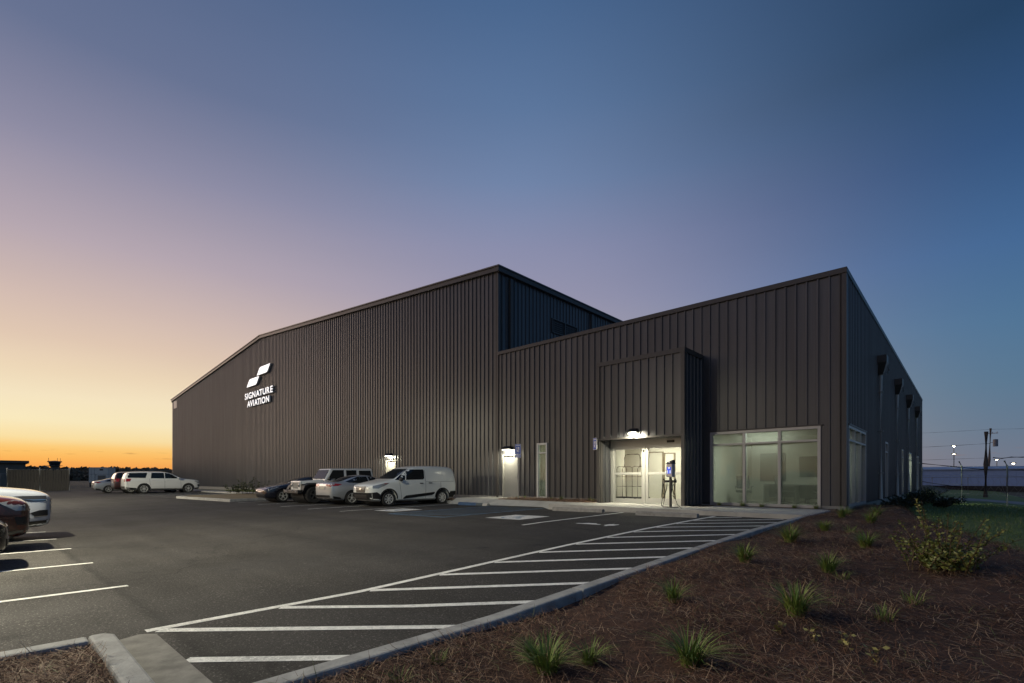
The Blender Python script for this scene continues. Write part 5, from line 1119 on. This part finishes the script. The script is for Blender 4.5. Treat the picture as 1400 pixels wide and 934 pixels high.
def bush(x, y, w, h, label, seed, leaf=M_DKLEAF, n=26, z=None, group=None, ls=(.06, .12)):
    r = np.random.default_rng(seed); ss = [(r.normal(0, w*.42), r.normal(0, w*.42), h*r.uniform(.55, 1.05), 34, r.normal(0, w*.16), r.normal(0, w*.16)) for _ in range(n)]
    return shrub('bush', (x, y, z if z is not None else min(bed_side(x, y), 9)), label, 'bush', ss, leaf, ls, seed, group)
BL = ['dark low bush at the foot of the first downspout', 'dark bush between the first downspout and the narrow window', 'broad dark bush under the second downspout', 'dark bush beyond the second downspout', 'tall dark bush before the lit glazing at the far side', 'greener bush at the far corner of the side wall', 'dark bush spreading away from the side wall', 'dark outermost bush toward the lawn', 'dark thin bush just past the glazed corner window']
for i, (x, y, w, h) in enumerate([(-1.95, 23.5, .7, .55), (-1.9, 27, .8, .65), (-1.8, 31, .9, .7), (-1.9, 34.5, .9, .8), (-1.8, 38, 1.0, .95), (-1.9, 42, 1.0, 1.1), (-.9, 29.5, .8, .5), (-.75, 34.5, .9, .55), (-2.0, 21.2, .5, .35)]):
    bush(x, y, w, h, BL[i], 40+i, M_DKLEAF if i != 5 else mat('mid_leaf', (.06, .08, .025), .6, var=.3, vscale=4), z=lawnz(x, y)-.03, group='bushes along the side wall')
for i, (x, y, h, lab) in enumerate([(-38.9, 13.2, 1.35, 'thin upright shrub on the island, the taller of two'), (-37.6, 13.6, 1.25, 'thin upright shrub on the island nearest the navy car'), (-40.1, 13.0, .8, 'small shrub at the end of the island toward the white vehicle')]):
    r = np.random.default_rng(60+i); shrub('island_shrub', (x, y, isl(x, y)), lab, 'shrub', [(r.normal(0, .35), r.normal(0, .35), h*r.uniform(.4, 1), 26, r.normal(0, .2), r.normal(0, .2)) for _ in range(14)], mat('island_leaf', (.045, .06, .025), .6, var=.3), (.08, .15), 60+i, 'shrubs on the kerbed island')
# ---- loose pine straw and lawn blades: nobody could count them
def strands(name, n, sampler, zf, L_, w, mats, seed, flat=.5, probs=None):
    r = np.random.default_rng(seed); P = sampler(r, n); n = len(P); a = r.uniform(0, 2*pi, n); ln = r.uniform(*L_, n); tilt = np.abs(r.normal(0, flat, n))*.9; bend = r.normal(0, .55, n); ww = w*r.uniform(.6, 1.3, n)
    z0 = np.array([zf(x, y) for x, y in P])+r.uniform(.0, .03, n); V = np.zeros((n, 6, 3)); off = [0, .5, 1.0]
    px, py, pz = P[:, 0].copy(), P[:, 1].copy(), z0.copy(); ang = a.copy(); tl = tilt.copy()
    for s in range(3):
        tx, ty = -np.sin(ang), np.cos(ang); tw = ww*(1.0, .9, .35)[s]
        V[:, 2*s, 0] = px+tx*tw; V[:, 2*s, 1] = py+ty*tw; V[:, 2*s, 2] = pz
        V[:, 2*s+1, 0] = px-tx*tw; V[:, 2*s+1, 1] = py-ty*tw; V[:, 2*s+1, 2] = pz+ww*.5
        st_ = ln*.5; px = px+np.cos(ang)*np.cos(tl)*st_; py = py+np.sin(ang)*np.cos(tl)*st_; pz = pz+np.sin(tl)*st_; ang = ang+bend; tl = tl-np.abs(r.normal(.25, .25, n))
    base = np.arange(n)[:, None]*6; F = np.concatenate([base+np.array([0, 1, 3, 2]), base+np.array([2, 3, 5, 4])]); mi = r.choice(len(mats), n, p=probs); MI = np.concatenate([mi, mi])
    o = link(name, tri_mesh(name, V.reshape(-1, 3), F, mats, MI)); return tag(o, kind='stuff')
def bedpts(r, n):
    k = r.uniform(0, 1, n)**1.9; y = .8+k*21; x = -2.86+r.uniform(0, 1, n)*3.9; ok = (x < np.array([bed_edge(v) for v in y])+.25) & (r.uniform(0, 1, n) < .42+.58*(np.sin(x*2.1+1.3*np.sin(y*1.7))*np.sin(y*1.3+.8*np.sin(x*2.3)) > -.25)); return np.stack([x[ok], y[ok]], 1)
SM = [mat('straw_dark', (.095, .040, .020), .8), mat('straw_brown', (.19, .095, .052), .75), mat('straw_tan', (.36, .245, .155), .7), mat('straw_green', (.12, .13, .04), .7)]
strands('pine_straw', 110000, bedpts, bed_side, (.06, .19), .0016, SM, 5, .35, [.34, .42, .20, .04])
strands('pine_straw', 9000, lambda r, n: np.stack([r.uniform(-4.70, -2.9, n), r.uniform(-.9, .54, n)], 1), lambda x, y: g(x, y)+.09+.02*sin(x*5+y*7), (.06, .19), .0018, SM, 6, .4, [.28, .42, .26, .04])
strands('pine_straw', 5000, lambda r, n: np.stack([r.uniform(-15.7, -10.5, n), r.uniform(15.98, 17.76, n)], 1), lambda x, y: .03, (.1, .25), .004, [SM[1], SM[2]], 7, .4, [.5, .5])
LM = [mat('lawn_blade', (.085, .15, .035), .7), mat('lawn_blade_pale', (.17, .22, .06), .7), mat('lawn_blade_dry', (.22, .19, .08), .7)]
def lawnpts(r, n):
    k = r.uniform(0, 1, n)**1.6; y = 6+k*34; x = r.uniform(-2.4, 4.5, n); ok = (x > np.array([bed_edge(v) for v in y])-.1); return np.stack([x[ok], y[ok]], 1)
strands('lawn_grass', 42000, lawnpts, lambda x, y: lawnz(x, y)-.02, (.05, .12), .004, LM, 8, 1.0, [.62, .30, .08])
strands('turf_grass', 14000, lambda r, n: np.stack([r.uniform(-52, -40.5, n), r.uniform(15.9, 17.7, n)], 1), lambda x, y: g(x, y)+.05, (.1, .2), .012, LM, 9, 1.0, [.3, .5, .2])

# ================================================================== FAR LEFT
M_SCREEN = mat('screen_slat', (.030, .026, .020), .7, piece=.12)
def screen_panel(t, x0, y0, x1, y1, z0, z1):
    d = Vector((x1-x0, y1-y0, 0)); n = 11; u = d.normalized(); nn = Vector((-u.y, u.x, 0))*.012
    for k in range(n):
        a = Vector((x0, y0, z0))+d*((k+.06)/n); c = Vector((x0, y0, z0))+d*((k+.94)/n); b = MB(); b.prism([a-nn, c-nn, c-nn+Vector((0, 0, z1-z0)), a-nn+Vector((0, 0, z1-z0))], nn*2); b.build('slat', M_SCREEN, t)
    b = MB(); b.tube([(x0, y0, z1+.03), (x1, y1, z1+.03)], .03, 6); b.tube([(x0, y0, z0+.05), (x1, y1, z0+.05)], .025, 6); b.build('rail', M_STEEL, t)
fp = [(-82.3, 2.3), (-80.2, 4.95), (-78.1, 7.35)]
t = thing('screened_fence', (-80.2, 4.9, -.55), 'dark slatted screen fence in two bays between pale posts beyond the lot', 'fence')
for (a, b_) in zip(fp[:-1], fp[1:]): screen_panel(t, a[0], a[1], b_[0], b_[1], -.5, 2.02)
for (x, y) in fp:
    b = MB(); b.tube([(x, y, -.6), (x, y, 2.2)], .075, 8); b.lathe([(.08, 2.2), (.06, 2.26), (.001, 2.28)], (x, y, 0), 'z', 8); b.build('post', M_STEEL, t)
t = thing('chain_link_fence', (-96, 12, -.5), 'thin chain link fence on posts running behind the white generator box', 'fence')
def mesh_fence(t, pts, z0, h, wire=.006, barb=False, cell=.45):
    b = MB()
    for (a, c) in zip(pts[:-1], pts[1:]):
        a = Vector((*a, z0)); c = Vector((*c, z0)); d = c-a; n = max(2, int(d.length/cell)); up = Vector((0, 0, h))
        for k in range(n):
            p = a+d*(k/n); q = a+d*(min(n, k+2)/n); b.tube([p, q+up], wire, 3, cap=False); b.tube([q, p+up], wire, 3, cap=False)
    b.build('wire_mesh', M_STEEL, t)
    b = MB(); b.tube([(*p, z0+h) for p in pts], .03, 5); b.build('rail', M_STEEL, t)
    for p in pts: b = MB(); b.tube([(*p, z0-.3), (*p, z0+h+.05)], .035, 6); b.build('post', M_STEEL, t)
mesh_fence(t, [(-93, 2.0+3.2*k) for k in range(-1, 10)], -.55, 2.2, .008)
t = thing('generator', (-105.5, 14.0, -.5), 'white boxed generator on a black base beside the far cars', 'generator', .86)
MB().box(-1.4, 1.4, -.85, .85, 0, .85).build('fuel_tank', M_DARK, t, world=False, bevel=.03)
MB().box(-1.45, 1.45, -.9, .9, .85, 3.3).build('enclosure', mat('generator_white', (.62, .64, .58), .5, var=.05), t, world=False, bevel=.04)
MB().box(-1.5, 1.5, -.95, .95, 3.3, 3.37).build('lid', MATS['generator_white'], t, world=False)
for k in range(7): MB().box(-.1, 1.1, -.94, -.9, .95+k*.16, 1.06+k*.16).build('louver_slat', mat('louver_dark', (.08, .08, .075), .6), t, world=False)
MB().box(.2, .7, -.93, -.9, 2.85, 3.1).build('vent', M_DARK, t, world=False)
for k in range(2): MB().box(-1.1+k*.5, -1.08+k*.5, -.912, -.9, .9, 3.25).build('panel_gap', M_SEAM, t, world=False)
t = thing('low_building', (-140, -9, -.6), 'low dark building with an overhanging flat roof beyond the screen fence', 'building')
BM = mat('low_wall', (.22, .185, .15), .8, var=.1)
MB().box(-160, -122, -30, 5.7, -1, 3.7).build('wall', BM, t); MB().box(-161, -121.2, -31, 6.1, 3.7, 4.15).build('roof', mat('low_roof', (.13, .11, .09), .6), t)
for k in range(4): b = MB(); b.box(-121.98, -121.9, -6+k*3.2, -4.4+k*3.2, .8, 2.4); b.build('window', M_CARGLASS, t)
t = thing('control_tower', (-330, 25.6, -1), 'small airfield control tower standing out over the treeline', 'tower')
cx, cy = -330.0, 25.6
b = MB(); b.lathe([(1.7, -1), (1.5, 6.8), (2.1, 7.4), (2.1, 7.6)], (cx, cy, 0), 'z', 8); b.build('shaft', mat('tower_wall', (.16, .14, .12), .8), t)
b = MB(); b.lathe([(1.9, 7.6), (2.3, 9.2)], (cx, cy, 0), 'z', 8); b.build('cab_glass', mat('tower_glass', (.03, .035, .04), .1), t)
b = MB(); b.lathe([(2.7, 9.2), (2.7, 9.7), (.001, 10.0)], (cx, cy, 0), 'z', 8); b.build('cab_roof', MATS['tower_wall'], t)
b = MB(); b.lathe([(3.0, 7.4), (3.0, 7.6), (2.0, 7.6), (2.0, 7.4), (3.0, 7.4)], (cx, cy, 0), 'z', 8); b.build('balcony', MATS['tower_wall'], t)
for dx_, dy_ in ((-1.5, 2.2), (1, -2.3), (0, 1)): b = MB(); b.tube([(cx+dx_, cy+dy_, 9.6), (cx+dx_, cy+dy_, 11.2)], .12, 5); b.build('mast', M_STEEL, t)
# far wood: one uneven mass of crowns
def far_wood(name, n, fx, seed, m, hs):
    r = np.random.default_rng(seed); V = []; F = []
    for i in range(n):
        x, y = fx(r); h = r.uniform(*hs); w = h*r.uniform(.30, .6); k = 90
        th = r.uniform(0, 2*pi, k); ph = np.arccos(r.uniform(-1, 1, k)); rad = r.uniform(.5, 1.05, k); c = np.stack([x+w*rad*np.sin(ph)*np.cos(th), y+w*rad*np.sin(ph)*np.sin(th), -1.5+h*.58+h*.46*rad*np.cos(ph)], 1)
        s = w*.30; d1 = r.normal(0, 1, (k, 3)); d1 /= np.linalg.norm(d1, axis=1)[:, None]; d2 = r.normal(0, 1, (k, 3)); d2 -= d1*(d1*d2).sum(1)[:, None]; d2 /= np.linalg.norm(d2, axis=1)[:, None]
        o = len(V)*1; q = np.stack([c+d1*s, c+d2*s, c-d1*s, c-d2*s], 1).reshape(-1, 3); b0 = sum(len(v) for v in V); V.append(q); F.append(b0+np.arange(4*k).reshape(-1, 4))
        tr = np.array([(x-.3, y, -2), (x+.3, y, -2), (x+.2, y, h*.6), (x-.2, y, h*.6)]); b0 += 4*k; V.append(tr); F.append(np.array([[b0, b0+1, b0+2, b0+3]]))
    return tag(link(name, tri_mesh(name, np.concatenate(V), np.concatenate(F), m)), kind='stuff')
M_FAR = mat('far_foliage', (.20, .15, .10), .9, var=.3, vscale=.08)
far_wood('far_woodland', 900, lambda r: (-r.uniform(560, 640), r.uniform(-160, 420)), 11, M_FAR, (9, 13))
far_wood('far_woodland', 420, lambda r: (-r.uniform(430, 520), r.uniform(-60, 150)), 12, M_FAR, (5, 8.6))
# parking-lot lamp behind the near row of cars
def lot_lamp(x, y, h, label, e, az, tilt, cone, blend, group=None):
    t = thing('lot_lamp', (x, y, g(x, y)), label, 'lamp post', az, group=group)
    b = MB(); b.lathe([(.001, 0), (.3, 0), (.3, .7), (.001, .7)], (0, 0, 0), 'z', 16); b.build('footing', M_CONC, t, world=False)
    b = MB(); b.tube([(0, 0, .7), (0, 0, h)], [.09, .06], 8); b.build('pole', mat('pole_bronze', (.05, .045, .04), .5), t, world=False)
    b = MB(); b.box(.05, .75, -.18, .18, h-.12, h-.02); hd = b.build('head', MATS['pole_bronze'], t, world=False, bevel=.02)
    MB().box(.12, .7, -.14, .14, h-.145, h-.122).build('lens', M_LENS, t, world=False)
    l = bpy.data.lights.new('lot_light', 'SPOT'); l.shadow_soft_size = .16; l.energy = e; l.color = (1, .93, .70); l.spot_size = radians(cone); l.spot_blend = blend
    o = bpy.data.objects.new('lot_light', l); COL.objects.link(o); o.parent = t; o.location = (.42, 0, h-.2); o.rotation_euler = (0, radians(-tilt), 0)
lot_lamp(-12.9, -3.0, 9.0, 'tall bronze parking lot lamp between the cars of the near row', E_LOT, 2.4, 8, 162, .7)
lot_lamp(-43, -6.5, 8.5, 'tall bronze parking lot lamp farther along the near row', E_LOT*1.9, pi/2, 25, 150, .8)
lot_lamp(-71, -6.5, 8.5, 'tall bronze parking lot lamp at the far end of the near row', E_LOT*.7, pi/2, 25, 150, .8)

# ================================================================== FAR RIGHT
t = thing('wire_fence', (0, 40, -.5), 'wire fence of tall posts with barbed arms on the lawn beyond the side wall', 'fence')
fpts = [(-2.2, 41.6), (-.28, 40.6), (1.62, 39.2), (3.6, 37.8), (5.8, 36.3)]
for i, p in enumerate(fpts):
    z = lawnz(*p); b = MB(); b.tube([(*p, z-.2), (*p, z+2.25), (p[0]-.12, p[1]-.05, z+2.55)], .045, 7); b.build('post', M_STEEL, t)
b = MB()
for a, c in zip(fpts[:-1], fpts[1:]):
    za, zc = lawnz(*a), lawnz(*c)
    for k in (0, .55, 1.1, 1.65, 2.2): b.tube([(*a, za+k+.05), (*c, zc+k+.05)], .006, 4)
b.build('wire', M_STEEL, t)
t = thing('roadside_fence', (0, 74, -.9), 'second farther fence of thin posts along the far side of the gravel road', 'fence')
mesh_fence(t, [(-9+3.0*k, 74) for k in range(0, 8)], -.95, 2.1, .007, cell=.6)
t = thing('metal_building', (12, 115, -1), 'long pale blue metal building low on the horizon beyond the road', 'building')
MW = mat('pale_metal', (.27, .37, .60), .5, var=.04)
n = 70
for k in range(n):
    x = -14+k*.9; MB().box(x, x+.87, 114.95, 115.05, -.2, 2.55).build('wall_panel', MW, t)
MB().box(-14, 49, 115.06, 140, -1, 2.5).build('wall', MW, t); MB().prism([(-14.4, 114.6, 2.55), (-14.4, 127.5, 3.2), (-14.4, 127.5, 3.3), (-14.4, 114.6, 2.7)], (63.8, 0, 0)).build('roof', mat('pale_roof', (.27, .35, .52), .45), t)
MB().box(-14, 49, 114.9, 115.06, -1.2, -.21).build('foundation', M_DARK, t)
def pole(x, y, h, z, label, lean=0.0, arm=None, extra=None):
    t = thing('utility_pole', (x, y, z), label, 'utility pole'); b = MB(); b.tube([(0, 0, -.3), (lean*.5, 0, h*.5), (lean, 0, h)], [.23, .20, .17], 9); b.build('pole', M_WOOD, t, world=False)
    return t
p1 = pole(1.32, 70, 6.7, -.9, 'brown wooden utility pole standing nearest beyond the lawn', .05)
p2 = pole(2.75, 128, 11.6, -1.2, 'tall thin utility pole with a grey transformer behind the pale metal building', .35)
b = MB(); b.lathe([(.001, 0), (.36, 0), (.36, 1.3), (.001, 1.36)], (1.0, 0, 8.2), 'z', 12); b.build('transformer', mat('transformer_grey', (.16, .165, .18), .5, .3), p2, world=False)
b = MB(); b.box(.2, .9, -.04, .04, 8.9, 9.0); b.box(-.15, 1.35, -.05, .05, 10.6, 10.72); b.build('bracket', M_STEEL, p2, world=False)
for x in (.0, .6, 1.2): b = MB(); b.lathe([(.001, 0), (.07, .02), (.05, .1), (.07, .18), (.001, .25)], (x, 0, 10.72), 'z', 8); b.build('insulator', M_RIM, p2, world=False)
def wire(p, q, sag, r, label, z0=0):
    p = Vector(p); q = Vector(q); b = MB(); pts = []
    for i in range(17): k = i/16; v = p.lerp(q, k); v.z -= sag*4*k*(1-k); pts.append(v)
    b.tube(pts, r, 4); o = b.build('overhead_wire', M_DARK, smooth=True); return tag(o, label, 'wire', 'overhead wires on the utility poles')
wire((-40, 74, 8.8), (1.36, 70, 1.9), .2, .05, 'thick dark cable sloping down to the nearest wooden pole')
wire((1.36, 70, 1.9), (40, 64, 2.0), .3, .045, 'thick dark cable leaving the nearest wooden pole away from the hangar')
wire((-40, 73, 8.0), (1.34, 70, -.3), .1, .04, 'lower cable anchored at the foot of the nearest wooden pole')
wire((-60, 124, 9.5), (3.1, 128, 7.6), 1.2, .03, 'middle overhead wire reaching the pole with the transformer')
wire((-60, 126, 12.6), (3.1, 128, 10.2), .9, .02, 'topmost overhead wire on the transformer pole, toward the hangar')
wire((3.1, 128, 10.2), (70, 128, 11.0), .9, .02, 'topmost overhead wire on the transformer pole, away from the hangar')
wire((-60, 124, 6.5), (3.1, 128, 4.9), .8, .025, 'lowest overhead wire on the transformer pole')
t = thing('cable_coil', (8, 128, 3.6), 'coiled black cable loop slung beside the transformer pole', 'cable'); b = MB()
b.tube([(-4.6, 0, 1.35), (-3.4, 0, 1.15), (-2.2, 0, 1.35), (-.8, 0, 1.3), (1.2, 0, 1.35)], .10, 5); b.tube([(2.2+1.0*cos(k*pi/10), .05*sin(k), .9+.75*sin(k*pi/10)) for k in range(21)], .055, 5); b.build('loop', M_DARK, t, world=False)
def street_lamp(x, y, h, z, label, r=.22):
    t = thing('street_lamp', (x, y, z), label, 'street lamp', group='far street lamps'); b = MB(); b.tube([(0, 0, 0), (0, 0, h)], [.16, .09], 6); b.build('pole', M_STEEL, t, world=False)
    b = MB(); b.box(-.5, .5, -.25, .25, h, h+.16); b.build('head', M_STEEL, t, world=False)
    MB().lathe([(.001, -r*.8), (r*.8, -r*.5), (r, 0)], (0, 0, h), 'z', 10).build('lens', mat('street_lens', (1, .93, .7), .3, emit=40, ecol=(1, .88, .58)), t, world=False)
street_lamp(-2.35, 150, 9.9, -1.5, 'street lamp on the horizon, taller of the two beside the hangar corner')
street_lamp(-2.35, 152, 8.2, -1.5, 'street lamp on the horizon, lower of the two beside the hangar corner', .17)
street_lamp(4.6, 150, 6.6, -1.5, 'street lamp just past the poles, the higher of that pair', .17)
street_lamp(6.9, 146, 5.7, -1.5, 'bright street lamp just past the poles, lower of that pair', .2)
